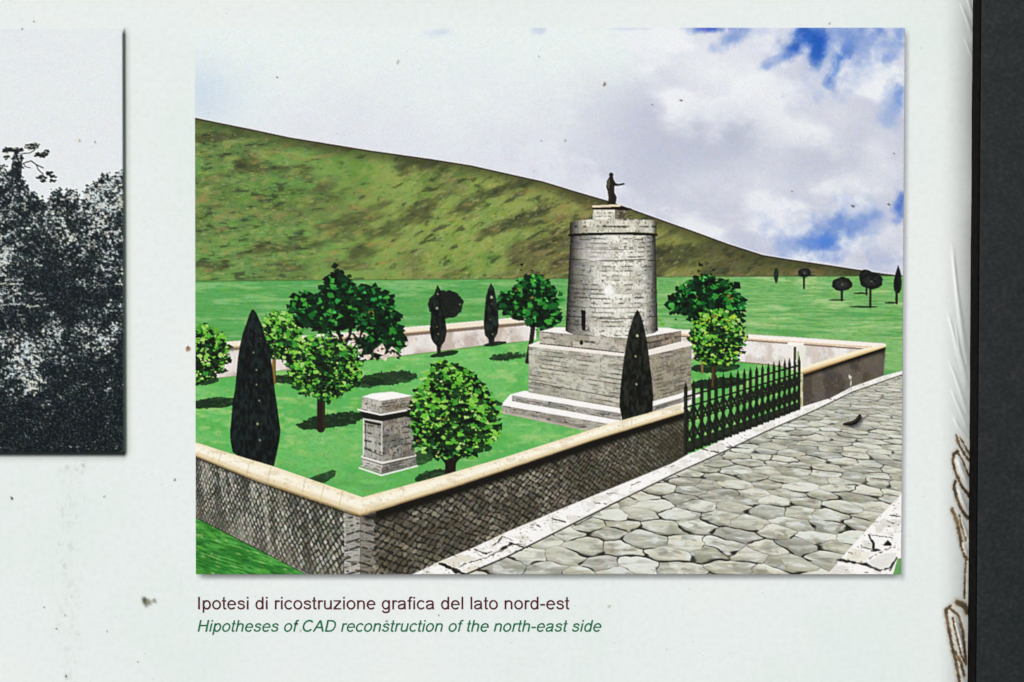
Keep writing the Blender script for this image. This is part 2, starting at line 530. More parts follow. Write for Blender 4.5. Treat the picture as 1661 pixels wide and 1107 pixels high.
# ---- sky
def sky_col(X, Y):
    n = fbm(X * 0.012, Y * 0.012, 5, 1)
    n2 = fbm(X * 0.03, Y * 0.03, 4, 7)
    c = mix((232, 240, 238), (221, 224, 234), sstep(60, 330, Y + (n - 0.5) * 120 + (X - 700) * 0.05))
    c = mix(c, (204, 219, 232), 0.85 * np.exp(-((X - 317) / 75) ** 2 - ((Y - 155) / 55) ** 2))
    right = sstep(950, 1180, X + (n - 0.5) * 160)
    c = mix(c, (217, 220, 232), right * 0.9)
    c = mix(c, (206, 209, 222), .75 * sstep(900, 1120, X + (n - .5) * 200) * sstep(110, 240, Y + (n2 - .5) * 130))
    c = mix(c, (212, 214, 226), .5 * sstep(.46, .62, n2) * sstep(560, 900, X) * sstep(150, 300, Y))
    n6 = fbm((X + Y * .6) * .009, (Y - X * .25) * .017, 5, 71)
    c = mix(c, (190, 194, 212), .7 * sstep(.47, .66, n6) * sstep(820, 1080, X) * sstep(70, 200, Y))
    c = mix(c, (240, 243, 245), .85 * sstep(.52, .36, n6) * sstep(900, 1100, X))
    for (x, y, rx, ry, s) in [(1185, 225, 75, 45, 1.0), (1105, 265, 60, 40, .7), (1090, 330, 70, 30, .3), (1290, 260, 90, 30, .4), (1370, 270, 90, 40, .45),
                              (1310, 130, 50, 40, .35), (1400, 200, 70, 30, .3), (1180, 340, 60, 30, .25)]:
        c = mix(c, (184, 190, 208), s * np.exp(-((X - x) / rx) ** 2 - ((Y - y) / ry) ** 2) * (0.5 + 1.5 * (n2 - 0.3)))
    for (x, y, rx, ry, s) in [(1165, 120, 70, 40, .8), (1320, 190, 90, 40, .55), (1140, 300, 80, 40, .4), (1430, 270, 50, 50, .6), (1430, 120, 60, 22, .5),
                              (1420, 385, 45, 20, .7), (1250, 280, 60, 40, .4)]:
        c = mix(c, (236, 240, 242), s * np.exp(-((X - x) / rx) ** 2 - ((Y - y) / ry) ** 2) * (0.4 + 1.0 * n2))
    return c
cv.poly(ALL, sky_col, 'sky')
def blue(x, y, rx, ry, ang, s, core):
    c, q = math.cos(ang), math.sin(ang)
    def f(X, Y):
        u = ((X - x) * c + (Y - y) * q) / rx; v = (-(X - x) * q + (Y - y) * c) / ry
        n = fbm(X * 0.035, Y * 0.035, 5, 21) - 0.5
        n5 = fbm(X * 0.11, Y * 0.11, 3, 24) - 0.5
        d = np.hypot(u, v) + n * 1.5 + n5 * .5
        return s * .9 * (1 - sstep(0.0, 1.35, d))
    R = max(rx, ry) * 1.9
    r = cv.box(x - R, y - R, x + R, y + R)
    if r is not None:
        cv.put(r, f(r[2], r[3]), core, None, 1.0)
PALE, MID, DEEP = (158, 178, 218), (104, 138, 206), (34, 90, 184)
for a in [(1428, 72, 80, 46, -.25, .85, PALE), (1395, 68, 80, 26, -.2, .7, MID), (1330, 66, 60, 24, -.2, .6, MID), (1350, 88, 85, 55, -.5, .7, PALE), (1400, 120, 60, 30, -.5, .5, PALE), (1330, 372, 120, 50, -.3, .55, PALE), (1300, 68, 52, 30, -.4, .75, MID), (1340, 385, 85, 46, -.25, .85, PALE),
          (1400, 362, 62, 22, -.45, .75, PALE), (1280, 402, 40, 22, 0, .75, PALE), (1448, 165, 26, 44, .35, .8, PALE), (1456, 335, 14, 32, .2, .9, MID),
          (1440, 425, 34, 16, 0, .6, PALE), (1335, 388, 55, 34, -.3, .75, MID), (1185, 62, 34, 18, -.5, .8, MID), (1400, 358, 34, 10, -.5, .6, MID),
          (1152, 49, 52, 9, 0, 1.0, (52, 84, 190)), (1250, 104, 24, 9, -.4, .55, MID), (1222, 52, 60, 9, 0, .4, PALE),
          (1290, 80, 14, 26, .45, 1.0, DEEP), (1312, 62, 24, 20, -.3, .95, DEEP), (1321, 84, 13, 32, .12, 1.0, DEEP), (1357, 106, 13, 34, .42, 1.0, (36, 96, 196)),
          (1372, 72, 14, 26, .4, .75, MID), (1344, 134, 12, 12, 0, .7, MID), (1428, 52, 34, 14, 0, .8, MID), (1458, 60, 14, 22, 0, .7, MID),
          (1432, 97, 18, 9, -.3, .6, MID), (1458, 152, 11, 26, .3, .85, MID), (1440, 188, 12, 22, .5, .6, PALE),
          (1338, 392, 32, 17, -.2, .7, (62, 116, 212)), (1360, 358, 16, 18, .5, .6, MID), (1460, 330, 9, 22, .1, .9, (66, 108, 200)),
          (715, 55, 26, 9, 0, .35, PALE), (872, 50, 14, 8, 0, .4, PALE), (1030, 48, 60, 5, 0, .3, PALE)]:
    blue(*a)

# ---- hill
HILL = [(316, 192), (350, 199), (400, 209), (468, 223.5), (520, 232), (600, 245), (700, 259), (763, 269), (830, 284), (880, 295), (929, 310), (984, 326),
        (1024, 340), (1080, 360), (1120, 374), (1180, 396), (1236, 414), (1275, 420.5), (1334, 429), (1431, 444), (1466, 448)]
def hill_col(X, Y):
    def streak(ang, sx, sy, seed, o=5):
        c, q = math.cos(ang), math.sin(ang)
        return fbm((X * c - Y * q) * sx, (X * q + Y * c) * sy, o, seed)
    wl = 1 - sstep(420, 720, X)
    n1 = streak(0.10, .016, .045, 3) * wl + streak(0.42, .013, .036, 5) * (1 - wl)
    n2 = streak(0.08, .055, .15, 9, 4) * wl + streak(0.45, .05, .13, 12, 4) * (1 - wl)
    n3 = streak(0.05, .16, .42, 15, 3) * wl + streak(0.5, .14, .38, 18, 3) * (1 - wl)
    n4 = fbm(X * .010, Y * .014, 3, 30)
    base = mix((106, 148, 74), (134, 156, 78), sstep(400, 700, X))
    base = mix(base, (130, 134, 72), sstep(780, 960, X))
    base = mix(base, (98, 98, 58), sstep(1080, 1260, X))
    base = mix(base, (94, 134, 58), 0.6 * sstep(.5, .75, fbm(X * .02, Y * .03, 3, 33)) * (1 - sstep(900, 1050, X)))
    c = mix(base, (72, 78, 48), sstep(.48, .30, n1) * .8)
    c = mix(c, (84, 80, 54), sstep(.48, .66, n4) * (.28 + .34 * sstep(450, 850, X)))
    c = mix(c, (158, 164, 92), sstep(.52, .76, n2) * .5 * (1 - .6 * sstep(1050, 1200, X)))
    c = mix(c, (46, 50, 38), sstep(.40, .24, n2) * .6)
    c = mix(c, (190, 180, 124), sstep(.66, .84, n3) * .5 * (1 - .7 * sstep(1050, 1200, X)))
    c = mix(c, (38, 42, 34), sstep(.36, .2, n3) * .32)
    c = mix(c, (160, 136, 84), .5 * sstep(.62, .8, streak(.2, .03, .09, 60)))
    top = np.interp(X, [p[0] for p in HILL], [p[1] for p in HILL])
    c = mix(c, (58, 62, 38), .62 * (1 - sstep(0, 26, Y - top)))
    c = mix(c, (50, 38, 30), .95 * (1 - sstep(1.2, 3.4, Y - top)))
    return c
cv.poly(HILL + [(1466, 460), (316, 470)], hill_col, 'hill')
cv.line([(x, y - 1.6) for x, y in HILL], 2.2, (226, 222, 222), None, .5)
L['hill'] = 'printed grassy hill slope falling to the right'
L['sky'] = 'printed cloudy sky with blue gaps'

# ---- meadow beyond the walls
def meadow_col(X, Y):
    d = np.maximum(Y - 436, 4)
    u, v = (X - 890) / d, 300 / d
    n = fbm(u * 2.2, v * 9, 4, 22); n2 = fbm(X * .02, Y * .16, 4, 25); n3 = fbm(X * .12, Y * .5, 3, 28)
    base = mix((96, 168, 88), (130, 184, 108), sstep(700, 1200, X))
    c = mix(base, (72, 150, 76), sstep(.55, .35, n) * .6)
    c = mix(c, (150, 196, 126), sstep(.50, .72, n2) * .62)
    c = mix(c, (180, 206, 140), sstep(.56, .76, n2) * sstep(900, 1250, X) * .65)
    c = mix(c, (84, 150, 74), sstep(.45, .25, n3) * .4)
    return c
cv.poly([(316, 456), (560, 454), (900, 452), (1100, 449), (1466, 448), (1466, 640), (316, 660)], meadow_col, 'meadow')
cv.line([(316, 456.5), (560, 454.5), (900, 452.5), (1100, 449.5), (1466, 448)], 1.6, (70, 84, 46), None, .55)
L['meadow'] = 'printed flat green meadow behind the precinct walls'

# ---- far clipped trees
def far_shadow(x0, x1, y, col=(26, 52, 32)):
    cv.ell((x0 + x1) / 2, y, (x1 - x0) / 2, 1.7, col, None, .9)
def cypress(name, pts, col=(20, 26, 24), flecks=0, seed=0):
    def f(X, Y):
        n = fbm(X * .25, Y * .12, 3, seed)
        xs = [p[0] for p in pts]; cx = (min(xs) + max(xs)) / 2
        e = np.abs(X - cx) / max(1, (max(xs) - min(xs)) / 2)
        c = mix(np.asarray(col) * .55, np.asarray(col) * 1.5, sstep(.3, .75, n))
        return mix(c, (34, 40, 38), .35 * sstep(.2, .9, n) * (1 - e))
    cv.poly(pts, f, name)
    r = random.Random(seed)
    xs = [p[0] for p in pts]; ys = [p[1] for p in pts]
    for k in range(flecks):
        y = min(ys) + (max(ys) - min(ys)) * (.12 + .8 * (k + r.random() * .6) / flecks)
        x = (min(xs) + max(xs)) / 2 + r.gauss(0, .055) * (max(xs) - min(xs)) + (min(xs) + max(xs)) * 0
        q = r.random()
        cv.ell(x, y, .9 + q * 1.3, 1.0 + q * 1.4, mix(np.array((70, 84, 60)), np.array((196, 206, 168)), np.array(q)), None, .85)
    for k in range(flecks * 4):
        y = r.uniform(min(ys) + 12, max(ys) - 6); x = (min(xs) + max(xs)) / 2 + r.uniform(-.3, .3) * (max(xs) - min(xs))
        cv.line([(x, y), (x + r.uniform(-2, 2), y + r.uniform(3, 8))], 1.2, (44, 56, 50), None, .35)
def lollipop(name, cx, cy, rx, ry, tx, tw, ty, seed):
    cv.line([(tx, cy), (tx, ty)], tw, (42, 36, 32), name + '/trunk')
    def f(X, Y):
        d = np.hypot((X - cx) / rx, (Y - cy) / ry)
        n = fbm(X * .4, Y * .4, 3, seed)
        return mix(mix((52, 56, 50), (22, 24, 24), sstep(.1, .95, d)), (14, 15, 16), sstep(.5, .3, n) * .7)
    cv.ell(cx, cy, rx, ry, f, name + '/crown', 1, 0, 0, .12, seed)
    cv.ell(cx + .5, cy + .5, 1.6, 1.3, (112, 116, 96), None, .7)
cv.ell(1258.5, 447, 4.1, 11.5, (32, 46, 32), 'far_cypress#1/crown', 1, 0, 0, .1, 2)
cv.line([(1258, 456), (1258, 460)], 1.8, (40, 44, 30), 'far_cypress#1/trunk')
far_shadow(1290, 1322, 447.5, (46, 62, 36))
lollipop('clipped_tree#1', 1304, 443, 10.3, 7.6, 1303.6, 4, 467.5, 3)
far_shadow(1344, 1371, 487); lollipop('clipped_tree#2', 1365.3, 461.3, 16.4, 11.3, 1365.2, 4, 487.5, 4)
far_shadow(1384, 1408, 476); lollipop('clipped_tree#3', 1404.5, 450, 12, 12.6, 1405, 3.6, 478, 5)
far_shadow(1377, 1424, 498); lollipop('clipped_tree#4', 1412.8, 456, 18.7, 13, 1411.3, 4.6, 498.5, 6)
far_shadow(1434, 1456, 491.5)
cv.line([(1454, 470), (1454, 492)], 4, (34, 30, 28), 'far_cypress#2/trunk')
cypress('far_cypress#2/crown', [(1456.2, 430), (1452, 442), (1449, 456), (1448.5, 464), (1450, 472), (1453, 476), (1458, 476), (1461, 470), (1462, 460), (1461, 446), (1458.5, 437)], (22, 26, 26), 0, 3)
L['clipped_tree#1'] = 'smallest lollipop tree against the foot of the hill'
L['clipped_tree#2'] = 'lollipop tree standing alone in the meadow'
L['clipped_tree#3'] = 'lollipop tree half hidden by the larger one'
L['clipped_tree#4'] = 'largest lollipop tree of the meadow'
L['far_cypress#1'] = 'tiny cypress at the foot of the hill'
L['far_cypress#2'] = 'far cypress cut by the picture edge'

# ---- lawn inside the walls
def lawn_col(X, Y):
    n = fbm(X * .012, Y * .03, 4, 35); n2 = fbm(X * .05, Y * .14, 4, 37); n3 = fbm(X * .2, Y * .35, 3, 39)
    c = mix((112, 188, 100), (94, 178, 88), sstep(.4, .6, n))
    c = mix(c, (158, 204, 120), sstep(.46, .72, n2) * .6)
    c = mix(c, (84, 164, 74), sstep(.45, .25, n3) * .4)
    c = mix(c, (168, 196, 124), sstep(.66, .82, n2) * .5)
    near = sstep(700, 800, Y) * .6
    return mix(c, (70, 156, 72), near * sstep(.4, .65, n2))
cv.poly([(316, 612), (400, 606), (640, 578), (700, 571), (785, 560), (850, 553), (870, 550), (1110, 575), (1194, 586), (1250, 591), (1303, 600), (1303, 665), (1116, 740),
         (1112, 662), (860, 735), (593, 812), (446, 762), (316, 722)], lawn_col, 'lawn')
L['lawn'] = 'printed bright green lawn inside the walls'

# ---- back walls
def pale_wall(X, Y):
    n = fbm(X * .05, Y * .03, 3, 42); n2 = fbm(X * .3, Y * .3, 3, 44)
    c = mix((226, 218, 210), (196, 182, 170), sstep(.45, .7, n))
    c = mix(c, (150, 138, 128), sstep(.66, .8, n2) * .55)
    return mix(c, (236, 234, 232), sstep(.5, .3, n) * .6)
cv.poly([(316, 566), (640, 540), (698, 535), (784, 528), (870, 519), (870, 551), (850, 554), (784, 560), (698, 571.5), (640, 578.7), (500, 597), (380, 610.5), (316, 617)], pale_wall, 'back_wall/face')
cv.line([(316, 571), (640, 545), (870, 524)], 5.0, (112, 92, 72), None, .85)
cv.line([(316, 567.5), (640, 541), (870, 519)], 3.4, (216, 190, 152), 'back_wall/coping')
cv.line([(316, 563), (640, 537), (784, 525), (870, 516.5)], 7.2, (242, 230, 210), 'back_wall/coping')
cv.line([(316, 559.4), (640, 533.6), (870, 513)], 1.4, (250, 248, 240), None, .9)
cv.line([(316, 617), (380, 611), (640, 579), (850, 554)], 1.6, (120, 130, 70), None, .7)
def pink_wall(X, Y):
    n = fbm(X * .06, Y * .04, 3, 46); n2 = fbm(X * .35, Y * .35, 3, 48)
    c = mix((236, 232, 228), (212, 202, 192), sstep(.45, .68, n))
    return mix(c, (180, 166, 162), sstep(.64, .8, n2) * .5)
cv.poly([(1060, 537), (1123, 541), (1208, 549), (1300, 557), (1410, 565), (1303, 610), (1303, 600), (1248, 592), (1194, 586), (1120, 582), (1060, 575)], pink_wall, 'side_wall/face')
cv.line([(1060, 543), (1208, 552), (1400, 566.5)], 2.4, (120, 94, 74), None, .85)
cv.line([(1060, 540), (1208, 548.6), (1410, 563)], 4.0, (226, 200, 168), 'side_wall/coping')
cv.line([(1060, 536.5), (1123, 539), (1208, 545.5), (1300, 551.5), (1434, 560.5)], 6.6, (247, 240, 230), 'side_wall/coping')
cv.line([(1060, 532.8), (1123, 535), (1208, 541.6), (1300, 547.6), (1434, 556.8)], 1.2, (150, 170, 140), None, .6)
cv.line([(1194, 587), (1248, 592), (1300, 600)], 1.6, (112, 92, 62), None, .75)
cv.line([(1120, 583), (1194, 587)], 1.4, (180, 150, 100), None, .7)
# gate pier in the far wall
cv.poly([(1277, 555), (1304, 556.5), (1303, 561), (1278, 560)], (250, 248, 244), 'gate_pier')
cv.poly([(1281, 560), (1303, 560), (1303, 604), (1281, 600)], (236, 232, 224), 'gate_pier')
cv.poly([(1281, 560), (1287, 560), (1286.5, 600), (1280.5, 600)], (236, 232, 222), 'gate_pier')
cv.poly([(1298, 560), (1303.5, 560), (1303.5, 604), (1297, 603)], (232, 230, 216), 'gate_pier')
cv.poly([(1287.5, 563), (1291.5, 563), (1291, 602), (1287, 602)], (52, 62, 40), None, .95)
cv.poly([(1293, 570), (1296.5, 570), (1296, 602), (1292.5, 602)], (150, 172, 112), None, .8)
L['gate_pier'] = 'white door pier in the far wall behind the railing'

# ---- shadows on the lawn
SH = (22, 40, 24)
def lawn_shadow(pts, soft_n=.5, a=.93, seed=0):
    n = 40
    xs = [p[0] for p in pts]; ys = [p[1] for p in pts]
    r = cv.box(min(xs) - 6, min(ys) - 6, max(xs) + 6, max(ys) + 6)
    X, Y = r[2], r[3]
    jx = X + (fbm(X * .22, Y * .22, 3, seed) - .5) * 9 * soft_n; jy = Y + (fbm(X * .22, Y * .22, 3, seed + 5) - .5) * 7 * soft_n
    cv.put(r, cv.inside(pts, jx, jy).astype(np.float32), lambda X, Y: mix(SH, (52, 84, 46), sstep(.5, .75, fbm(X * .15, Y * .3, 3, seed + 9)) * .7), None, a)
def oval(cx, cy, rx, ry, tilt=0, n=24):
    return [(cx + rx * math.cos(k * 2 * math.pi / n), cy + ry * math.sin(k * 2 * math.pi / n) + tilt * math.cos(k * 2 * math.pi / n)) for k in range(n)]
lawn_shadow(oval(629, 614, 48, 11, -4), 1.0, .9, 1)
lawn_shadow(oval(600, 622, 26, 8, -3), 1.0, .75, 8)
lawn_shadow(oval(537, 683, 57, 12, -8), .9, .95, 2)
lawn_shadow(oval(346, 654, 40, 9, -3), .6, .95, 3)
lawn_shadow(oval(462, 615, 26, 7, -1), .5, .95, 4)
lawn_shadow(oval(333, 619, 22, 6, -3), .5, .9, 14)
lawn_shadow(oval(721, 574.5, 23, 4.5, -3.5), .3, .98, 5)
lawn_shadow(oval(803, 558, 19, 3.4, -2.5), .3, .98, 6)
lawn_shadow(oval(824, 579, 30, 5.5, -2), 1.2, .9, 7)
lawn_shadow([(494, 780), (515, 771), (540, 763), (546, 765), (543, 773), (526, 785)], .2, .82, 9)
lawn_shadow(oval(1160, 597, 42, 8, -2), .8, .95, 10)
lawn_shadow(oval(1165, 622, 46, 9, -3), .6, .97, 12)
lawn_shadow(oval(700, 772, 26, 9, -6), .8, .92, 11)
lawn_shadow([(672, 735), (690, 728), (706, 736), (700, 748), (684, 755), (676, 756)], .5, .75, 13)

# ---- leaf trees
LEAF_BRIGHT = [(112, 190, 58), (90, 172, 50), (140, 200, 82), (70, 152, 46), (164, 208, 110), (54, 138, 48)]
LEAF_DARK = [(12, 24, 14), (18, 36, 18), (24, 52, 24), (10, 18, 12), (30, 66, 30)]
OAK_BRIGHT = [(36, 122, 44), (24, 98, 38), (66, 160, 56), (20, 80, 34), (46, 134, 46)]
OAK_DARK = [(10, 20, 12), (10, 30, 16), (16, 52, 26), (8, 14, 9), (10, 38, 20)]
def leaf(x, y, r, ang, col, rd, pid):
    k = rd.choice((3, 4, 4, 5))
    pts = []
    for i in range(k):
        a = ang + i * 2 * math.pi / k + rd.uniform(-.5, .5)
        q = r * rd.uniform(.5, 1.3)
        pts.append((x + q * math.cos(a) * 1.12, y + q * math.sin(a) * .85))
    cv.poly(pts, col, pid)
def crown(name, cx, cy, rx, ry, n, size, bright, dark, seed, lit=.5, lobes=None, warm=.006):
    rd = random.Random(seed)
    pid = name + '/crown'
    blobs = lobes or [(cx, cy, rx, ry)]
    tot = sum(b[2] * b[3] for b in blobs)
    def pt(edge=0):
        t = rd.random() * tot
        for b in blobs:
            t -= b[2] * b[3]
            if t <= 0:
                break
        q = math.sqrt(rd.random()); q = q if not edge else .80 + .34 * rd.random() ** 1.5
        a = rd.random() * 2 * math.pi
        return b[0] + b[2] * q * math.cos(a), b[1] + b[3] * q * math.sin(a), q * math.cos(a), q * math.sin(a)
    for b in blobs:
        cv.ell(b[0], b[1], b[2] * .78, b[3] * .78, dark[0], pid, 1, 0, 0, .34, seed)
    for k in range(int(n * .5)):
        x, y, u, v = pt(k % 3 == 0)
        leaf(x, y, size * rd.uniform(.6, 1.15), rd.random() * 6.3, rd.choice(dark), rd, pid)
    for k in range(n):
        x, y, u, v = pt(k % 3 == 0)
        p = lit * (1.15 - .55 * v) * (1 - .28 * (1 - u * u - v * v))
        if rd.random() < p * .95:
            c = rd.choice(bright)
            if rd.random() < warm: c = (120, 112, 50)
        else:
            c = rd.choice(dark)
        leaf(x, y, size * rd.uniform(.42, .92), rd.random() * 6.3, c, rd, pid)
        if rd.random() < .58:
            x, y, u, v = pt(0)
            leaf(x, y, size * rd.uniform(.35, .8), rd.random() * 6.3, rd.choice(dark), rd, pid)
        if rd.random() < .14 and c in bright:
            leaf(x + 1, y - 1, size * .35, rd.random() * 6.3, tuple(min(235, q * 1.25 + 14) for q in c), rd, pid)

# left edge tree
crown('round_tree#1', 330, 574, 38, 42, 360, 6.8, LEAF_BRIGHT, LEAF_DARK, 31, .62)
L['round_tree#1'] = 'bright round tree cut by the left picture edge'
# tree behind the big cypress
cv.line([(444, 570), (444.5, 622)], 5.5, (128, 104, 44), 'round_tree#2/trunk'); cv.line([(446.5, 575), (447, 622)], 1.8, (74, 60, 30), None, .8)
crown('round_tree#2', 453, 546, 34, 36, 330, 6.2, LEAF_BRIGHT, LEAF_DARK, 32, .66)
L['round_tree#2'] = 'bright round tree just behind the tall cypress'
# big dark tree
for p, w in [([(552, 600), (556, 560), (548, 535), (543, 520)], 5), ([(556, 565), (566, 545), (572, 520)], 5), ([(566, 570), (580, 552), (590, 530)], 3.6), ([(556, 572), (540, 545), (530, 530)], 3.4)]:
    cv.line(p, w, (20, 24, 18), 'dark_tree#1/trunk')
crown('dark_tree#1', 560, 510, 80, 55, 520, 9.0, OAK_BRIGHT, OAK_DARK, 33, .36,
      [(548, 470, 26, 24), (503, 500, 30, 24), (560, 500, 44, 34), (605, 500, 34, 30), (618, 530, 32, 32), (606, 560, 32, 18), (640, 555, 14, 20), (520, 520, 34, 18), (545, 455, 10, 14), (600, 478, 20, 12)], .01)
rdx = random.Random(77)
for (x, y, r) in [(544, 432, 6.5), (547, 440, 7), (541, 446, 8), (549, 449, 8), (540, 447, 7), (556, 447, 4), (567, 455, 5), (593, 468, 6), (488, 476, 5), (493, 480, 6), (512, 479, 5), (530, 473, 6)]:
    leaf(x, y, r, rdx.random() * 6, rdx.choice(((12, 14, 14), (14, 34, 22))), rdx, 'dark_tree#1/crown')
cv.line([(524, 477), (538, 470)], 2.2, (16, 26, 18), 'dark_tree#1/crown')
cv.line([(655, 560), (650, 548)], 5, (14, 36, 22), 'dark_tree#1/crown'); cv.line([(640, 562), (658, 562)], 3.4, (14, 26, 18), 'dark_tree#1/crown')
for (x, y, rr) in [(591, 475, 3.6), (541, 507, 4), (528, 511, 5), (577, 523, 4), (606, 486, 5), (618, 483, 3.5), (480, 512, 4), (547, 488, 6)]:
    leaf(x, y, rr, rdx.random() * 6, rdx.choice(((52, 176, 78), (76, 190, 96), (40, 150, 62))), rdx, 'dark_tree#1/crown')
# gaps that let the wall and its coping show through under the crown
for (x, y, rx, ry) in [(537, 545, 9, 5), (566, 544, 8, 6), (580, 543, 6, 5), (590, 544, 5, 5), (575, 560, 6, 8), (583, 570, 6, 4), (618, 567, 10, 5), (636, 568, 6, 7), (596, 580, 8, 4), (625, 578, 8, 3), (641, 576, 7, 3)]:
    leaf(x, y, rx * 1.15, rdx.random() * 6, lambda X, Y: mix((236, 222, 206), (206, 190, 178), sstep(.4, .6, fbm(X * .3, Y * .3, 2, 4))), rdx, 'back_wall/face')
for k in range(60):
    leaf(rdx.uniform(528, 650), rdx.uniform(540, 584), rdx.uniform(2.5, 5), rdx.random() * 6, rdx.choice(OAK_DARK), rdx, 'dark_tree#1/crown')
for p_, w_ in [([(556, 590), (556, 560), (547, 536)], 4.5), ([(558, 565), (567, 545), (573, 522)], 4.2), ([(562, 580), (580, 556), (590, 534)], 3)]:
    cv.line(p_, w_, (18, 22, 16), 'dark_tree#1/trunk')
L['dark_tree#1'] = 'broad dark leafy tree in front of the back wall'
# middle round tree
cv.line([(521, 630), (520.5, 696)], 13, (34, 27, 20), 'round_tree#3/trunk')
cv.line([(524.5, 640), (525, 694)], 3, (58, 48, 34), None, .6)
crown('round_tree#3', 526, 597, 55, 48, 620, 6.4, LEAF_BRIGHT, LEAF_DARK, 34, .56)
L['round_tree#3'] = 'round tree with its shadow beside the stone altar'
# tree left of tower
cv.line([(866, 520), (862, 552), (855.5, 587)], 7.5, (38, 32, 24), 'dark_tree#2/trunk')
crown('dark_tree#2', 862, 490, 48, 42, 330, 7.4, OAK_BRIGHT + [(70, 176, 80)], OAK_DARK, 35, .5, [(866, 484, 38, 32), (828, 490, 22, 17), (880, 512, 28, 25), (862, 466, 22, 18), (846, 510, 18, 10)], .03)
for (x, y, r) in [(846, 430, 3.6), (845, 438, 2.6), (863, 439, 2.6), (852, 446, 3.5), (858, 450, 3)]:
    leaf(x, y, r, rdx.random() * 6, (16, 26, 18), rdx, 'dark_tree#2/crown')
L['dark_tree#2'] = 'dark leafy tree left of the round tower'
# trees right of tower
cv.line([(1139.5, 580), (1139, 606)], 3.6, (134, 104, 66), 'dark_tree#3/trunk')
crown('dark_tree#3', 1145, 485, 58, 36, 380, 7.6, OAK_BRIGHT + [(70, 176, 80)], OAK_DARK, 36, .44, [(1150, 482, 46, 32), (1108, 490, 22, 20), (1180, 500, 26, 26), (1140, 462, 20, 10), (1160, 515, 40, 16)], .03)
for (x, y, r) in [(1135, 430, 4.5), (1132, 440, 3), (1157, 438, 3), (1137, 446, 3), (1096, 519, 3), (1088, 510, 4)]:
    leaf(x, y, r, rdx.random() * 6, (20, 30, 18), rdx, 'dark_tree#3/crown')
L['dark_tree#3'] = 'dark leafy tree right of the round tower'
cv.line([(1158.5, 580), (1157.5, 630)], 7, (52, 42, 28), 'round_tree#4/trunk'); cv.line([(1156.5, 590), (1156, 626)], 2, (104, 80, 48), None, .7)
crown('round_tree#4', 1163, 549, 42, 41, 480, 5.8, LEAF_BRIGHT + [(160, 204, 58), (138, 190, 50)], LEAF_DARK, 37, .66)
L['round_tree#4'] = 'bright round tree behind the iron railing'
for (x, y, r) in [(1072, 520, 4), (1075, 526, 4)]:
    leaf(x, y, r, 1, (104, 168, 50), rdx, None)
# clipped tree and small cypresses by the back wall
cv.ell(723, 494, 28.5, 22.8, lambda X, Y: mix((18, 22, 22), (28, 36, 30), fbm(X * .3, Y * .3, 3, 6)), 'clipped_tree#5', 1, 0, 0, .10, 9)
cv.ell(746, 494, 2, 1.6, (110, 120, 96), None, .8)
for k in range(8):
    cv.line([(730 + k * 2.2, 505 - k), (738 + k * 2, 511 - k * 1.2)], 1.0, (62, 74, 62), None, .25)
L['clipped_tree#5'] = 'ball-shaped clipped tree behind a small cypress'
cypress('small_cypress#1', [(709.5, 462), (706, 472), (701.5, 484), (699, 502), (698.5, 520), (697, 535), (699, 548), (703, 556), (708, 561), (709, 573), (714.5, 573), (715.5, 562), (721.5, 554), (724.5, 540), (723.5, 528), (720.5, 505), (717.5, 484), (714, 470)], (20, 26, 22), 4, 21)
cypress('small_cypress#2', [(796, 459), (791.5, 469), (788, 482), (785.5, 510), (784.5, 527), (786.5, 544), (792, 550), (793, 559), (801, 559), (802, 550), (807, 541), (809, 527), (808, 505), (805, 486), (801.5, 468)], (22, 30, 26), 4, 22)
L['small_cypress#1'] = 'small cypress overlapping the ball-shaped tree'
L['small_cypress#2'] = 'small cypress standing free before the back wall'
# tall cypress at left
cypress('tall_cypress#1', [(408.7, 502), (405, 509), (400, 524), (394, 540), (389, 562), (386, 580), (384, 600), (381, 632), (377, 655), (375, 680), (373, 699), (373.5, 716), (377, 734), (392, 745), (420, 755), (444, 758),
                           (448.5, 738), (453, 716), (455, 699), (452.5, 682), (449, 655), (445.5, 632), (442, 600), (438, 572), (431, 548), (424, 526), (416, 508), (412, 503)], (16, 24, 24), 7, 23)
L['tall_cypress#1'] = 'tall near-black cypress behind the front left wall'

# ---- stone texture helper
def stone_tex(u, v, rows, seed, light, mid, dark, blen=.22, dash=.5):
    r = np.floor(v * rows).astype(int)
    off = hash2(r, r * 3 + 1, seed)
    bl = blen * (.7 + .7 * hash2(r, r + 5, seed + 1))
    q = u / bl + off * 3
    b = np.floor(q).astype(int)
    tone = hash2(b, r, seed + 2)
    fv = v * rows - r; fu = q - b
    n = fbm(u * 16, v * rows * 1.2, 4, seed + 3); n2 = fbm(u * 42, v * rows * 3.0, 3, seed + 7)
    c = mix(mid, light, sstep(.25, .75, tone * .6 + n * .6))
    c = mix(c, np.asarray(mid) * .78, sstep(.56, .74, n2) * .6)
    jh = (1 - sstep(.03, .20, np.minimum(fv, 1 - fv) + (n2 - .5) * .3)) * sstep(.46, .64, fbm(u * 9, v * rows * .5, 3, seed + 11))
    jv = (1 - sstep(.01, .05, np.minimum(fu, 1 - fu))) * sstep(.56, .68, fbm(u * 13 + 5, v * rows, 2, seed + 13)) * .4
    c = mix(c, dark, np.maximum(jh, jv) * .8)
    c = mix(c, dark, sstep(.70, .80, fbm(u * 26, v * rows * 2.0, 3, seed + 17)) * dash)
    return c
def stone_quad(pts, pid, rows, seed, light, mid, dark=(44, 42, 36), blen=.22, dash=.6, a=1):
    H = homog(pts)
    def f(X, Y):
        u, v = H(X, Y)
        return stone_tex(u, v, rows, seed, light, mid, dark, blen, dash)
    cv.poly(pts, f, pid, a)

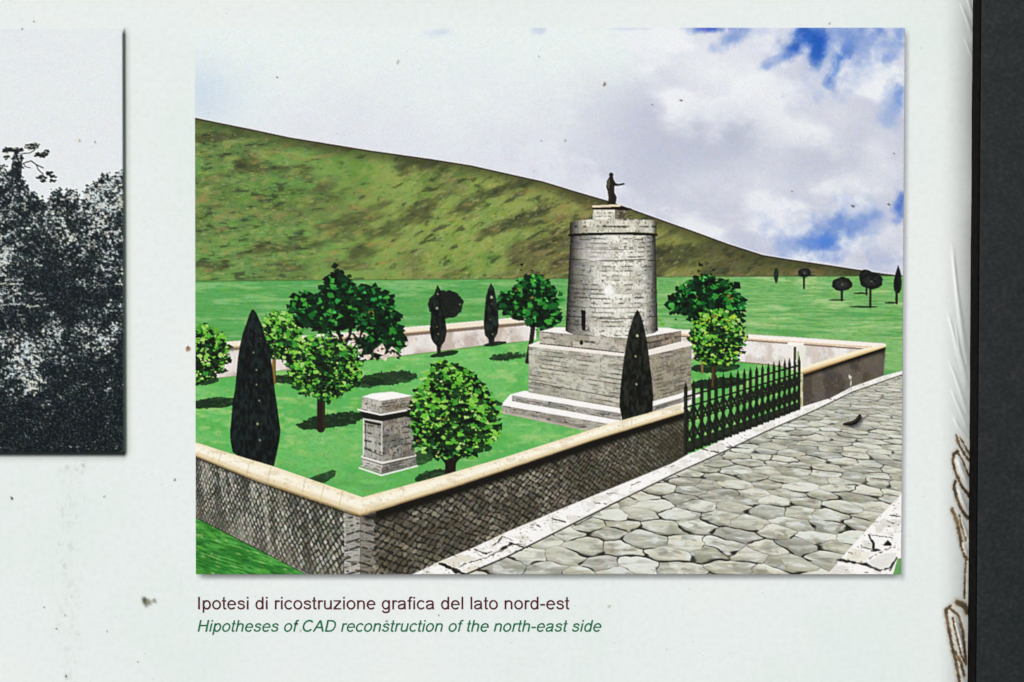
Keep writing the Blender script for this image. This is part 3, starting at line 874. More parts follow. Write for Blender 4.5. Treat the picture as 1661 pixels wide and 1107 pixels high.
# ---- tower podium and steps
T = 'round_tower'
L[T] = 'printed round stone tower on a square podium'
WHITE = (247, 246, 244)
cv.poly([(828, 640), (851, 634), (1010, 664), (1007, 692), (985, 690), (955, 699), (814, 671), (814, 656)], WHITE, T + '/step')
stone_quad([(814, 658), (990, 688.5), (954, 700), (814, 671)], T + '/step', 2, 71, (176, 170, 158), (140, 134, 122), blen=.2)
cv.poly([(814, 667.5), (956, 697), (954, 700), (814, 671)], (196, 190, 172), None, .6)
cv.poly([(813, 656), (830, 650), (1008, 680), (1007, 692), (990, 688.5)], WHITE, T + '/step')
stone_quad([(830.5, 641.5), (1008, 670.5), (1008, 682.5), (831, 651)], T + '/step#upper', 2, 72, (182, 178, 168), (138, 134, 124), blen=.16, dash=.8)
cv.poly([(830, 641.8), (851, 634), (1008, 661), (1008, 671)], WHITE, T + '/step#upper')
# right hand steps
cv.poly([(1058, 652), (1121, 632.5), (1140, 642), (1118, 650), (1058, 672)], WHITE, T + '/step#right')
stone_quad([(1058, 660), (1122, 641), (1122, 650), (1058, 670)], T + '/step#right', 2, 73, (160, 156, 146), (120, 116, 106))
cv.poly([(1058, 669), (1124, 648), (1124, 655), (1058, 680)], WHITE, T + '/step#right')
# podium
PL, PM = (188, 182, 166), (158, 152, 136)
cv.poly([(858, 560), (1034, 580), (1034, 667), (858, 637)], PM, T + '/podium')
stone_quad([(858, 560), (1036, 580.5), (1034, 667), (858, 635.5)], T + '/podium', 11, 74, (200, 198, 182), (164, 161, 146), (84, 80, 68), blen=.15, dash=.42)
stone_quad([(1034, 574), (1122, 559), (1121, 633.5), (1034, 659)], T + '/podium#right', 12, 75, (160, 154, 136), (124, 118, 102), dark=(62, 58, 48), blen=.26, dash=.5)
cv.line([(862, 620), (1004, 646)], 1.6, (60, 56, 46), None, .65)
cv.poly([(857, 560), (876, 553), (1034, 571), (1105, 552), (1123, 557.5), (1122, 561), (1034, 581), (858, 562.5)], (238, 232, 222), T + '/podium')
stone_quad([(875.5, 538.5), (1036, 549), (1036, 575), (875.5, 557.5)], T + '/upper_podium', 2, 76, (198, 192, 178), (160, 154, 138), blen=.17, dash=.5)
stone_quad([(1034, 549), (1105, 537), (1105, 554), (1034, 572)], T + '/upper_podium#right', 2, 77, (152, 140, 122), (104, 98, 84), blen=.3, dash=.8)
cv.line([(876, 557.5), (1012, 572.5)], 1.6, (48, 44, 36), None, .8)
cv.poly([(875, 538), (900, 531), (1085, 532), (1105, 536), (1036, 549.5), (960, 545)], (246, 242, 236), T + '/upper_podium')
cv.ell(943, 556, 3, 4, (20, 20, 14), None, .95)
# drum
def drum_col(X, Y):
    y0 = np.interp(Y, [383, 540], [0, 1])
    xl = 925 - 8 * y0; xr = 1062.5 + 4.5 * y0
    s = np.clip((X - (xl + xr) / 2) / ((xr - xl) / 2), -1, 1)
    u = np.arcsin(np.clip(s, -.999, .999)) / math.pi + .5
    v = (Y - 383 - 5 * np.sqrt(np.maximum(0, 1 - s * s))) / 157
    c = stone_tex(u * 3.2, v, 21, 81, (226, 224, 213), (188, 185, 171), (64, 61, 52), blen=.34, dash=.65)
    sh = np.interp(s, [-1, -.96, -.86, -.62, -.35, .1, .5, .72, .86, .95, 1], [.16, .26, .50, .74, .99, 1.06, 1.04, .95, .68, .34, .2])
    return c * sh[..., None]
def drum_edge(t):     # bottom edge of the drum
    return 537 + 9 * math.sqrt(max(0, 1 - (2 * t - 1) ** 2))
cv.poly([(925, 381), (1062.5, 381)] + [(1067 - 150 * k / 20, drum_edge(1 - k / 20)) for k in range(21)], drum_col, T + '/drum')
for y, a, x0, x1 in [(389, .6, 940, 958), (389, .7, 1028, 1042), (404.6, .5, 926, 1030), (422, .9, 922, 952), (422, .85, 970, 1046), (424, .8, 1052, 1062), (434, .6, 1040, 1056), (483, .75, 935, 957), (483, .7, 1030, 1044),
                     (499, .5, 920, 1035), (515, .9, 918, 942), (516.5, .8, 968, 1040), (515, .8, 1050, 1064), (527, .6, 920, 940), (447, .5, 925, 950), (470, .4, 930, 960)]:
    n = 8
    cv.line([(x0 + (x1 - x0) * k / n, y + 2.5 * math.sin(math.pi * (x0 + (x1 - x0) * k / n - 920) / 145) - 1.5 + random.uniform(-.4, .4)) for k in range(n + 1)], 1.5, (40, 38, 30), None, a)
cv.ell(988, 474, 9, 9, (250, 250, 248), None, .9, 0, .6)
cv.ell(965, 412, 24, 16, (240, 234, 234), None, .45, 0, .8)
cv.ell(995, 504, 45, 8, (238, 236, 230), None, .4, 0, .7)
cv.poly([(942.5, 503), (949.5, 504), (949.5, 536), (943.5, 536)], (16, 16, 10), T + '/doorway')
# parapet ring
def para_col(X, Y):
    s = np.clip((X - 994) / 70, -1, 1)
    u = np.arcsin(np.clip(s, -.999, .999)) / math.pi + .5
    c = stone_tex(u * 2, (Y - 356) / 24, 2, 83, (226, 222, 206), (190, 186, 168), (48, 46, 38), blen=.22, dash=.6)
    sh = np.interp(s, [-1, -.9, -.8, -.6, .6, .88, .96, 1], [.2, .42, .78, 1.0, 1.0, .92, .55, .25])
    return c * sh[..., None]
cv.poly([(924, 361), (936, 358), (962, 356), (994, 355), (1014, 355), (1058, 357.5), (1064, 360), (1064, 379), (1030, 376.5), (994, 378), (950, 379), (924, 381)], para_col, T + '/parapet')
cv.line([(923, 382), (950, 380.5), (994, 379.5), (1040, 380), (1064, 381.5)], 4.2, (18, 18, 14), T + '/parapet')
stone_quad([(961.5, 340), (997, 340), (997, 357), (961, 358)], T + '/statue_base', 3, 84, (236, 234, 220), (204, 202, 186), blen=.5, dash=.4)
stone_quad([(997, 340), (1020, 341), (1012, 356), (997, 356)], T + '/statue_base', 4, 85, (140, 136, 116), (70, 66, 52), blen=.5, dash=.8)
cv.poly([(959, 336), (1006, 335), (1024, 339), (1018, 342), (997, 341), (961, 341)], (24, 20, 14), T + '/statue_base')
cv.poly([(959.5, 334), (1003, 332), (1007, 334), (1004, 335.8), (960, 337.5)], (226, 210, 180), T + '/statue_base')
# statue
def q(x, y): return (880 + x / 6.92, 260 + y / 6.92)
cv.poly([q(*p) for p in [(745, 190), (715, 240), (710, 310), (725, 350), (735, 430), (720, 495), (815, 495), (828, 420), (802, 370), (802, 296), (850, 292), (892, 284), (918, 276), (912, 260), (880, 263), (850, 272), (815, 262), (792, 222), (786, 190)]], (36, 28, 22), T + '/statue')
cv.ell(*q(765, 170), 3.5, 4.0, (34, 26, 22), T + '/statue')
cv.poly([q(*p) for p in [(735, 215), (720, 250), (718, 305), (740, 330), (752, 270), (750, 220)]], (88, 92, 72), None, .75)
cv.line([q(745, 340), q(750, 440)], 1.6, (78, 74, 58), None, .5)

# tall cypress before the tower
cypress('tall_cypress#2', [(1033, 502.5), (1029.5, 510), (1026, 518), (1019, 541), (1015.5, 561), (1011.5, 586), (1008, 615), (1005.5, 643), (1005, 658), (1007.5, 672), (1010, 684), (1059, 668), (1060, 643),
                           (1057.5, 615), (1053.5, 586), (1050.5, 559), (1046, 537), (1041, 517), (1036.5, 506)], (26, 28, 22), 3, 24)
L['tall_cypress#2'] = 'slender dark cypress in front of the tower podium'

# ---- stone altar
A_ = 'stone_altar'
L[A_] = 'printed small stone altar with a moulded cap on the lawn'
def z(x, y): return (560 + x / 5.03, 570 + y / 5.03)
def zz(ps): return [z(*p) for p in ps]
stone_quad(zz([(140, 860), (305, 905), (300, 1005), (128, 945)]), A_ + '/base', 4, 91, (206, 202, 192), (164, 160, 148), blen=.4, dash=.8)
stone_quad(zz([(305, 905), (575, 850), (585, 930), (300, 1005)]), A_ + '/base', 4, 92, (150, 146, 136), (108, 104, 96), blen=.3, dash=.9)
cv.line(zz([(115, 955), (296, 1015), (590, 938)]), 2.6, (232, 232, 226), A_ + '/base')
cv.line(zz([(138, 862), (306, 912), (572, 850)]), 3.6, (226, 222, 214), A_ + '/base')
cv.line(zz([(138, 880), (306, 930), (576, 868)]), 1.3, (70, 66, 58), None, .7)
stone_quad(zz([(146, 535), (302, 560), (308, 905), (142, 858)]), A_ + '/shaft', 5, 93, (192, 190, 180), (156, 154, 142), blen=.6, dash=.5)
stone_quad(zz([(302, 560), (535, 525), (572, 850), (308, 905)]), A_ + '/shaft', 7, 94, (156, 152, 142), (112, 108, 98), blen=.3, dash=.95)
cv.line(zz([(165, 600), (170, 800), (300, 856)]), 1.4, (46, 44, 38), None, .85)
cv.line(zz([(150, 560), (148, 850)]), 2.2, (228, 226, 220), None, .8)
cv.poly(zz([(155, 562), (295, 592), (293, 612), (160, 585)]), (24, 24, 20), None, .95)
cv.line(zz([(150, 552), (300, 580), (300, 840)]), 1.8, (214, 212, 204), None, .8)
cv.line(zz([(170, 690), (290, 712)]), 1.0, (90, 88, 78), None, .6)
cv.poly(zz([(118, 490), (292, 525), (548, 480), (536, 528), (306, 572), (150, 548)]), (22, 22, 18), A_ + '/cap')
stone_quad(zz([(140, 372), (302, 402), (295, 515), (128, 476)]), A_ + '/cap', 2, 95, (202, 198, 188), (160, 156, 144), blen=.5, dash=.7)
stone_quad(zz([(302, 402), (556, 365), (548, 472), (295, 515)]), A_ + '/cap', 4, 96, (160, 154, 138), (118, 112, 100), blen=.3, dash=.9)
cv.line(zz([(104, 478), (292, 520), (548, 474)]), 2.8, (236, 236, 228), A_ + '/cap')
cv.poly(zz([(138, 372), (220, 345), (385, 330), (557, 365), (300, 406)]), (250, 249, 250), A_ + '/cap')

# front round tree
cv.line([(731, 735), (731, 775)], 17, (30, 24, 18), 'round_tree#5/trunk')
crown('round_tree#5', 739, 668, 69, 73, 1250, 7.4, LEAF_BRIGHT, LEAF_DARK, 38, .55,
      [(732, 640, 50, 42), (736, 668, 69, 52), (735, 700, 64, 42), (722, 612, 26, 24), (766, 690, 42, 40)])
cv.line([(716, 742), (724, 752), (731, 775)], 4, (22, 18, 14), None, .9); cv.line([(748, 740), (739, 750), (734, 772)], 4, (22, 18, 14), None, .9)
L['round_tree#5'] = 'largest round tree in the front corner beside the altar'

# ---- front walls
def verge_col(X, Y):
    n = fbm((X + Y * .4) * .03, (Y - X * .3) * .14, 4, 52); n2 = fbm((X + Y * .4) * .07, (Y - X * .32) * .5, 3, 54)
    c = mix((74, 158, 62), (46, 124, 44), sstep(.4, .62, n))
    c = mix(c, (30, 84, 34), sstep(.45, .28, n2) * .7)
    return mix(c, (176, 198, 130), sstep(.66, .82, n2) * .75)
cv.poly([(316, 838), (384, 873), (500, 935), (316, 935)], verge_col, 'grass_verge')
L['grass_verge'] = 'printed strip of grass outside the front left wall'
HL = homog([(317, 741), (559, 830), (559, 968), (317, 840)])
def left_face(X, Y):
    u, v = HL(X, Y)
    wx = (fbm(u * 14, v * 5, 2, 61) - .5) * .9; wy = (fbm(u * 14 + 9, v * 5, 2, 63) - .5) * .9
    p = u * 37 + v * 8.6 + wx; r = u * 37 - v * 8.6 + wy
    ip, ir = np.floor(p), np.floor(r)
    fp, fr = p - ip, r - ir
    e = .5 - (np.abs(fp - .5 + (hash2(ip.astype(int), ir.astype(int), 21) - .5) * .12) ** 3 + np.abs(fr - .5 + (hash2(ip.astype(int), ir.astype(int), 22) - .5) * .12) ** 3) ** (1 / 3)
    t = hash2(ip.astype(int), ir.astype(int), 3)
    n = fbm(X * .3, Y * .3, 3, 62); n4 = fbm(X * .05, Y * .03, 3, 64)
    st = mix((122, 120, 108), (196, 194, 182), sstep(.2, .95, t * .6 + n * .5))
    st = mix(st, (120, 128, 104), .3 * sstep(.5, .7, n4))
    c = mix((46, 48, 40), st, sstep(.02, .26, e + (n - .5) * .34))
    bd = fbm((u * 26 - v * 1.2), v * .7, 2, 65)
    c = mix(c, (206, 202, 188), .42 * sstep(.52, .72, bd)); c = mix(c, (44, 44, 36), .45 * sstep(.48, .28, bd))
    c = mix(c, (40, 42, 34), .6 * (1 - sstep(0, .10, v)))
    return mix(c, (130, 122, 108), .35 * sstep(.55, 1, v))
cv.poly([(316, 740), (412, 779), (559, 830), (559, 936), (505, 936), (384, 875), (316, 840)], left_face, 'front_wall/left_face')
cv.line([(316, 840), (384, 875), (500, 935)], 1.5, (34, 40, 26), None, .8)
HR = homog([(608, 838), (1118, 668), (1118, 738), (608, 962)])
def right_face(X, Y):
    u, v = HR(X, Y)
    wx = (fbm(u * 16, v * 5, 2, 61) - .5) * .8; wy = (fbm(u * 16 + 9, v * 5, 2, 63) - .5) * .8
    p = u * 52 + v * 9.6 + wx; r = u * 52 - v * 9.6 + wy
    ip, ir = np.floor(p), np.floor(r)
    fp, fr = p - ip, r - ir
    e = .5 - (np.abs(fp - .5 + (hash2(ip.astype(int), ir.astype(int), 21) - .5) * .12) ** 3 + np.abs(fr - .5 + (hash2(ip.astype(int), ir.astype(int), 22) - .5) * .12) ** 3) ** (1 / 3)
    t = hash2(ip.astype(int), ir.astype(int), 9)
    n = fbm(X * .35, Y * .35, 3, 66); n4 = fbm(X * .02, Y * .03, 3, 68)
    st = mix((88, 82, 70), (142, 136, 120), sstep(.2, .95, t * .75 + n * .4))
    st = mix(st, (168, 162, 142), sstep(.9, .98, t) * .7)
    st = mix(st, (62, 58, 44), .5 * sstep(.45, .65, n4))
    far = sstep(.45, .95, u)
    c = mix((34, 33, 27), st, sstep(-.04 - .1 * far, .22 + .12 * far, e + (n - .5) * .5))
    c = mix(c, (58, 56, 40), far * .42)
    top = (1 - sstep(.02, .17, v)) * .85
    return mix(c, (18, 17, 13), top)
cv.poly([(606, 826), (736, 780), (960, 704), (1119, 656), (1117, 738), (1089, 753), (895, 833), (772, 888), (671, 932), (660, 936), (606, 936)], right_face, 'front_wall/right_face')
# quoin
def quoin(X, Y):
    r = X > 584
    row = np.floor((Y - 836 + np.where(r, (X - 584) * -.28, (584 - X) * -.3)) / 13).astype(int)
    fv = (Y - 836 + np.where(r, (X - 584) * -.28, (584 - X) * -.3)) / 13 - row
    n = fbm(X * .12, Y * .55, 4, 69)
    t = hash2(row, row + np.where(r, 3, 8), 12)
    c = mix(np.where(r[..., None], (112, 108, 98), (146, 144, 134)), np.where(r[..., None], (152, 148, 136), (188, 186, 176)), sstep(.3, .75, n * .8 + t * .3))
    c = mix(c, (46, 44, 38), (1 - sstep(.03, .2, np.minimum(fv, 1 - fv))) * .95 * sstep(.3, .5, fbm(X * .2, Y * .1, 2, 3)))
    return mix(c, (56, 54, 46), sstep(.58, .70, n) * .75)
edge = [(559 + (1.8 if k % 2 else -2.4), 831 + k * 7.5) for k in range(15)]
edge2 = [(608 + (2.6 if k % 2 else -3.2), 936 - k * 7.5) for k in range(14)]
cv.poly([(559, 822), (584, 828), (609, 822)] + edge2[::-1] + edge[::-1], quoin, 'front_wall/quoin')
cv.line([(584, 838), (584, 934)], 1.2, (80, 76, 66), None, .5)
# copings
def coping(pts_top, pts_bot, pid, seed):
    xs = [p[0] for p in pts_top]; yt = [p[1] for p in pts_top]; yb = [p[1] for p in pts_bot]; xb = [p[0] for p in pts_bot]
    def f(X, Y):
        a = np.interp(X, xs, yt); b = np.interp(X, xb, yb)
        t = (Y - a) / np.maximum(b - a, 1)
        n = fbm(X * .05, Y * .12, 3, seed); n2 = fbm(X * .3, Y * .3, 3, seed + 4)
        c = mix((240, 228, 194), (249, 243, 224), sstep(.0, .35, t))
        c = mix(c, (228, 212, 172), sstep(.5, .8, t))
        c = mix(c, (134, 110, 68), sstep(.82, 1.0, t))
        c = mix(c, (206, 190, 154), sstep(.55, .75, n) * .4)
        return mix(c, (176, 152, 108), sstep(.68, .8, n2) * .35)
    cv.poly(pts_top + pts_bot[::-1], f, pid)
cv.line([(596, 841), (736, 799), (820, 771), (960, 723), (1118, 674)], 9, (16, 14, 10), None, .75, None, 4)
coping([(316, 717.5), (376, 737), (446, 758), (588, 807.5)], [(316, 741), (412, 780), (552, 828), (584, 838.5)], 'front_wall/coping', 70)
coping([(588, 807.5), (719, 771.6), (820, 742), (993, 686.5), (1111, 654.5), (1119, 656)], [(584, 838.5), (736, 791.5), (820, 763.5), (960, 716), (1119, 667.5)], 'front_wall/coping', 72)
for x, yt, yb in [(356, 731, 756), (402, 746, 775), (436, 756, 788), (492, 775, 806), (522, 786, 818), (552, 796, 828)]:
    cv.line([(x + 4, yt), (x, (yt + yb) / 2), (x - 3, yb)], 1.3, (196, 178, 136), None, .6)
cv.line([(316, 742.5), (412, 781.5), (552, 830), (584, 839.5)], 1.8, (46, 40, 28), None, .75)
L['front_wall'] = 'printed low precinct wall with cream coping at the front corner'

# ---- right wall beyond the gate
def far_face(X, Y):
    n = fbm(X * .05, Y * .03, 3, 73); n2 = fbm(X * .4, Y * .25, 3, 75)
    c = mix((96, 88, 78), (74, 68, 60), sstep(.4, .62, n))
    c = mix(c, (118, 110, 98), sstep(.6, .8, n2) * .5)
    b = np.interp(X, [1303, 1437], [608, 565])
    return mix(c, (14, 12, 10), .95 * (1 - sstep(0, 9, Y - b)))
cv.poly([(1302, 606), (1437, 562), (1434, 609), (1382, 629), (1348, 646), (1302, 662)], far_face, 'right_wall/face')
cv.line([(1436, 566), (1434, 608)], 2.4, (150, 140, 124), None, .35)
cv.poly([(1297, 606), (1303, 606), (1303, 662), (1297, 662)], lambda X, Y: mix((206, 204, 170), (150, 150, 112), sstep(.45, .6, fbm(X * .3, Y * .2, 2, 7))), 'right_wall/end_post')
def rcop(X, Y):
    a = np.interp(X, [1299, 1400, 1436], [597, 566, 558.5]); b = np.interp(X, [1299, 1437], [608, 564])
    t = (Y - a) / np.maximum(b - a, 1)
    return mix(mix((246, 236, 206), (226, 202, 150), sstep(.3, .7, t)), (140, 108, 66), sstep(.72, 1, t))
cv.poly([(1299, 597), (1340, 584), (1400, 566), (1424, 560.5), (1436, 558.5), (1437.5, 563), (1370, 585.5), (1304, 608), (1300, 606)], rcop, 'right_wall/coping')
L['right_wall'] = 'printed wall beyond the railing with cream coping'

# ---- road
FP, PPX, PPY = 1110.0, 890.0, 490.0
phi = math.atan(50 / FP); th = math.radians(39.8)
def ground(X, Y):
    a = (Y - PPY) / FP; b = (X - PPX) / FP
    dn = np.maximum(a * math.cos(phi) + math.sin(phi), .01); fw = math.cos(phi) - a * math.sin(phi)
    r, f = b / dn, fw / dn
    return f * math.cos(th) + r * math.sin(th), r * math.cos(th) - f * math.sin(th)
def road_col(X, Y):
    gu, gv = ground(X, Y)
    g0, g1 = gu, gv
    gu = gu + (fbm(g0 * 12, g1 * 12, 3, 83) - .5) * .055; gv = gv + (fbm(g0 * 12 + 7, g1 * 12, 3, 84) - .5) * .055
    sp = .140
    gy = gv / (sp * .87); gx = gu / sp
    iy = np.floor(gy).astype(int)
    f1 = np.full(X.shape, 9.0); f2 = np.full(X.shape, 9.0); cid = np.zeros(X.shape, int); dx1 = np.zeros(X.shape); dy1 = np.zeros(X.shape)
    for dj in (-1, 0, 1, 2):
        j = iy + dj
        sh = (j & 1) * .5
        ix = np.floor(gx - sh).astype(int)
        for di in (-1, 0, 1, 2):
            i = ix + di
            px = i + sh + (hash2(i, j, 4) - .5) * .62
            py = j + (hash2(i, j, 6) - .5) * .62
            ddx, ddy = gx - px, (gy - py) * .87
            d = np.hypot(ddx, ddy)
            m = d < f1
            f2 = np.where(m, f1, np.minimum(f2, d))
            cid = np.where(m, i * 131 + j * 17, cid); dx1 = np.where(m, ddx, dx1); dy1 = np.where(m, ddy, dy1)
            f1 = np.where(m, d, f1)
    e = f2 - f1
    t = hash2(cid, cid * 3, 5); t2 = hash2(cid + 7, cid, 8)
    n = fbm(gu * 14, gv * 14, 4, 81); n2 = fbm(gu * 5, gv * 5, 3, 85); nb = fbm(gu * 13 + 3, gv * 13, 3, 87)
    c = mix((184, 183, 164), (216, 215, 197), sstep(.1, .9, t))
    c = mix(c, (224, 227, 216), sstep(.66, .92, t2) * .85)
    c = mix(c, (150, 152, 144), sstep(.28, .08, t2) * .7)
    c = mix(c, (138, 138, 122), sstep(.52, .75, n) * .6)
    bl = fbm(gu * 22 + 4, gv * 22, 3, 101)
    c = mix(c, (222, 228, 226), sstep(.60, .72, bl) * .7)
    c = mix(c, (126, 126, 116), sstep(.36, .26, bl) * .55)
    st = fbm(X * .03 + Y * .012, Y * .22, 3, 89)
    c = mix(c, (224, 226, 214), sstep(.56, .72, st) * .45)
    c = mix(c, (140, 138, 124), sstep(.42, .28, st) * .4)
    c = mix(c, (220, 220, 208), sstep(.54, .72, n2) * .38)
    c = mix(c, (124, 124, 108), .55 * sstep(.12, .5, -dx1 * .8 + dy1 * .2))
    c = mix(c, (232, 233, 224), .5 * sstep(.12, .5, dx1 * .8 - dy1 * .2))
    far = sstep(2.6, 5.5, np.hypot(gu, gv))
    jw = .035 + .22 * sstep(.42, .62, nb) * sstep(-.1, .35, -dx1 + .4 * dy1)
    j = (1 - sstep(jw * .25, jw + .06 * far, e)) * (.36 + .64 * sstep(.40, .58, nb))
    c = mix(c, (34, 33, 28), j * (.97 - .25 * far))
    return mix(c, (186, 186, 172), far * .2)
cv.poly([(750, 936), (820, 905), (926, 853), (1016, 808), (1100, 767), (1180, 731), (1242, 701), (1320, 667), (1384, 636), (1466, 607), (1466, 812), (1344, 936)], road_col, 'cobbled_road')
L['cobbled_road'] = 'printed road of large polygonal paving stones'
def crack(pts, w):
    out = []
    for (xa, ya), (xb, yb) in zip(pts[:-1], pts[1:]):
        n = max(2, int(math.hypot(xb - xa, yb - ya) / 3))
        out += [(xa + (xb - xa) * i / n + random.uniform(-.9, .9), ya + (yb - ya) * i / n + random.uniform(-.8, .8)) for i in range(n)]
    out.append(pts[-1])
    for a, b in zip(out[:-1], out[1:]):
        if random.random() < .88:
            cv.line([a, b], w * random.uniform(.35, 1.15), (30, 26, 22), None, random.uniform(.6, .95))
# kerbs
def kerb_col(X, Y):
    n = fbm(X * .06, Y * .12, 4, 91); n2 = fbm(X * .25, Y * .5, 3, 93)
    c = mix((246, 245, 243), (226, 224, 216), sstep(.5, .7, n))
    near = 1 - sstep(820, 960, X)
    c = mix(c, (222, 216, 196), near * sstep(.5, .75, n) * .6)
    c = mix(c, (70, 64, 56), sstep(.74 - .02 * near, .80, n2) * (.4 + .4 * near))
    return c
KT = [(668, 936), (711, 913), (772, 888), (820, 865), (895.6, 833), (1089, 753.4), (1116, 738), (1145, 727), (1223, 690), (1296, 662), (1348, 646), (1382, 628), (1433, 610), (1466, 601)]
KB = [(750, 936), (820, 906), (926, 853), (1016, 808), (1100, 767), (1180, 731), (1242, 701), (1320, 667), (1384, 636), (1466, 607.5)]
cv.poly(KT + KB[::-1], kerb_col, 'kerb')
cv.line(KB, 3.0, (56, 50, 40), None, .9, 1.6)
cv.line(KB[:4], 1.6, (32, 28, 22), None, .8)
for p, w in [([(711, 914), (738, 925), (756, 934)], 6), ([(734, 926), (744, 932)], 5), ([(771, 893), (790, 900), (798, 896)], 3.5), ([(810, 893), (822, 888), (830, 884)], 5), ([(800, 886), (808, 880), (815, 872)], 3),
             ([(744, 922), (757, 915), (790, 906), (830, 884), (846, 884)], 1.8), ([(828, 882), (850, 889)], 2.4), ([(760, 893), (764, 896)], 2.5), ([(818, 872), (836, 880)], 1.6), ([(852, 885), (858, 894), (832, 896)], 1.4),
             ([(895, 842), (918, 848)], 2.2), ([(965, 817), (992, 819)], 1.6), ([(872, 853), (877, 856)], 2.4), ([(1140, 729), (1172, 736)], 2.2), ([(1183, 722), (1190, 727), (1180, 726)], 2.2), ([(1344, 647), (1362, 651)], 1.6),
             ([(1024, 788), (1040, 782)], 1.4), ([(985, 802), (1000, 800)], 1.2), ([(1090, 758), (1096, 755)], 1.4)]:
    crack(p, w)
L['kerb'] = 'printed white kerb stones along the precinct wall'
def pav_col(X, Y):
    n = fbm(X * .05, Y * .08, 4, 95); n2 = fbm(X * .2, Y * .35, 3, 97)
    c = mix((247, 246, 245), (222, 220, 212), sstep(.52, .72, n))
    return mix(c, (70, 66, 58), sstep(.74, .80, n2) * .7)
cv.poly([(1466, 800), (1459, 807), (1425, 842), (1386, 884), (1342, 936), (1466, 936)], pav_col, 'far_kerb')
for p, w in [([(1360, 909), (1382, 913), (1405, 917), (1430, 927)], 5), ([(1410, 868), (1418, 880), (1420, 893), (1430, 894), (1416, 895)], 4), ([(1405, 918), (1415, 905), (1455, 886)], 1.4), ([(1392, 888), (1420, 893)], 1.6),
             ([(1408, 868), (1450, 874)], 1.4), ([(1446, 837), (1462, 839)], 2), ([(1440, 846), (1452, 850)], 1.5), ([(1430, 927), (1444, 924), (1457, 906)], 3.4)]:
    crack(p, w)
cv.poly([(1434, 886), (1442, 877), (1449, 884), (1447, 887)], (16, 14, 14), None, .95)
cv.poly([(1372, 908), (1384, 890), (1415, 898), (1402, 916)], (226, 222, 198), None, .5)
cv.poly([(1410, 916), (1430, 900), (1456, 898), (1455, 908), (1442, 922), (1428, 925)], (226, 224, 218), None, .8)
cv.poly([(1466, 906), (1458, 908), (1452, 930), (1450, 936), (1466, 936)], (104, 160, 92), 'grass_verge#corner')
cv.line([(1457, 906), (1446, 927)], 2.6, (54, 50, 42), None, .9)
L['far_kerb'] = 'printed white kerb stones on the far side of the road'

# ---- iron railing
F_ = 'iron_railing'
L[F_] = 'printed dark iron railing with spear tips between the walls'
bx = [120, 185, 255, 320, 380, 440, 505, 565, 620, 672, 725, 775, 825, 872, 918, 965, 1005, 1050, 1088]
def fz(x, y): return (1090 + x / 5.27, 540 + y / 5.27)
IRON = (26, 29, 22)
def rail_y(x, k):       # k: 0 tips, 1 upper rail, 2 second rail, 3 bottom
    return [430 - (x - 120) * .235, 548 - (x - 120) * .278, 640 - (x - 120) * .305, 1020 - (x - 120) * .392][k]
cv.poly([fz(140, 1015), fz(1090, 640), fz(1090, 590), fz(140, 930)], (30, 32, 24), F_, .92)
for k, x in enumerate(bx):
    w = 6.2 - 2.0 * k / 18
    top, bot = rail_y(x, 0), rail_y(x, 3) + 12
    cv.line([fz(x, top + 45), fz(x, bot)], w, IRON, F_)
    cv.poly([fz(x, top - 12), fz(x - w * 2.9, top + 48), fz(x, top + 92), fz(x + w * 2.9, top + 48)], IRON, F_)
    cv.line([fz(x - 6, top + 100), fz(x - 6, bot)], .8, (74, 76, 62), None, .5)
for lvl, w in ((1, 3.1), (2, 2.9)):
    cv.line([fz(x, rail_y(x, lvl)) for x in (105, 600, 1092)], w, IRON, F_)
for frac in (.34, .62):
    cv.line([fz(x, rail_y(x, 2) * (1 - frac) + rail_y(x, 3) * frac) for x in (140, 600, 1092)], 1.7, IRON, F_)
for k in range(len(bx) - 1):
    xa, xb = bx[k], bx[k + 1]
    a2, a3 = rail_y(xa, 2), rail_y(xa, 3); b2, b3 = rail_y(xb, 2), rail_y(xb, 3)
    for (p0, p1) in ((0, .42), (.42, .84)):
        cv.line([fz(xa, a2 + (a3 - a2) * p0), fz(xb, b2 + (b3 - b2) * p1)], 4.0 - k * .06, IRON, F_)
        cv.line([fz(xb, b2 + (b3 - b2) * p0), fz(xa, a2 + (a3 - a2) * p1)], 3.4, IRON, F_, .95)
    # foot scallops on the kerb
    cv.ell(*fz((xa + xb) / 2, (a3 + b3) / 2 + 2), 4.4 - k * .1, 3.2, IRON, F_)

mi = cv.pid('meadow'); mr = cv.pid('meadow#right')
half = int((995 - cv.x0) / cv.sx)
cv.I[:, half:][cv.I[:, half:] == mi] = mr
ci = cv.pid('side_wall/coping'); cr_ = cv.pid('side_wall/coping#east'); half = int((1163 - cv.x0) / cv.sx)
cv.I[:, half:][cv.I[:, half:] == ci] = cr_
ILL = empty('colour_illustration')
tag(ILL, 'coloured illustration of a round stone tower in a walled garden, printed on the white panel', 'picture')
emit_print(cv, ILL, 0.35, L)
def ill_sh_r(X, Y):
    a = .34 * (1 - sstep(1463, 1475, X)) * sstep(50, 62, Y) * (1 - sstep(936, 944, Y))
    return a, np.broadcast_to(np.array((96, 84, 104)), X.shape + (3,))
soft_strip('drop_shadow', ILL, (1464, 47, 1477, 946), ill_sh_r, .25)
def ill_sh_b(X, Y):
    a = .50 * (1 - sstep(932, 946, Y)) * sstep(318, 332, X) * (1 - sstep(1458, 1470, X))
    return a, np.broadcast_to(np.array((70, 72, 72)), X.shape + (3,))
soft_strip('drop_shadow', ILL, (317, 933, 1464, 948), ill_sh_b, .25)
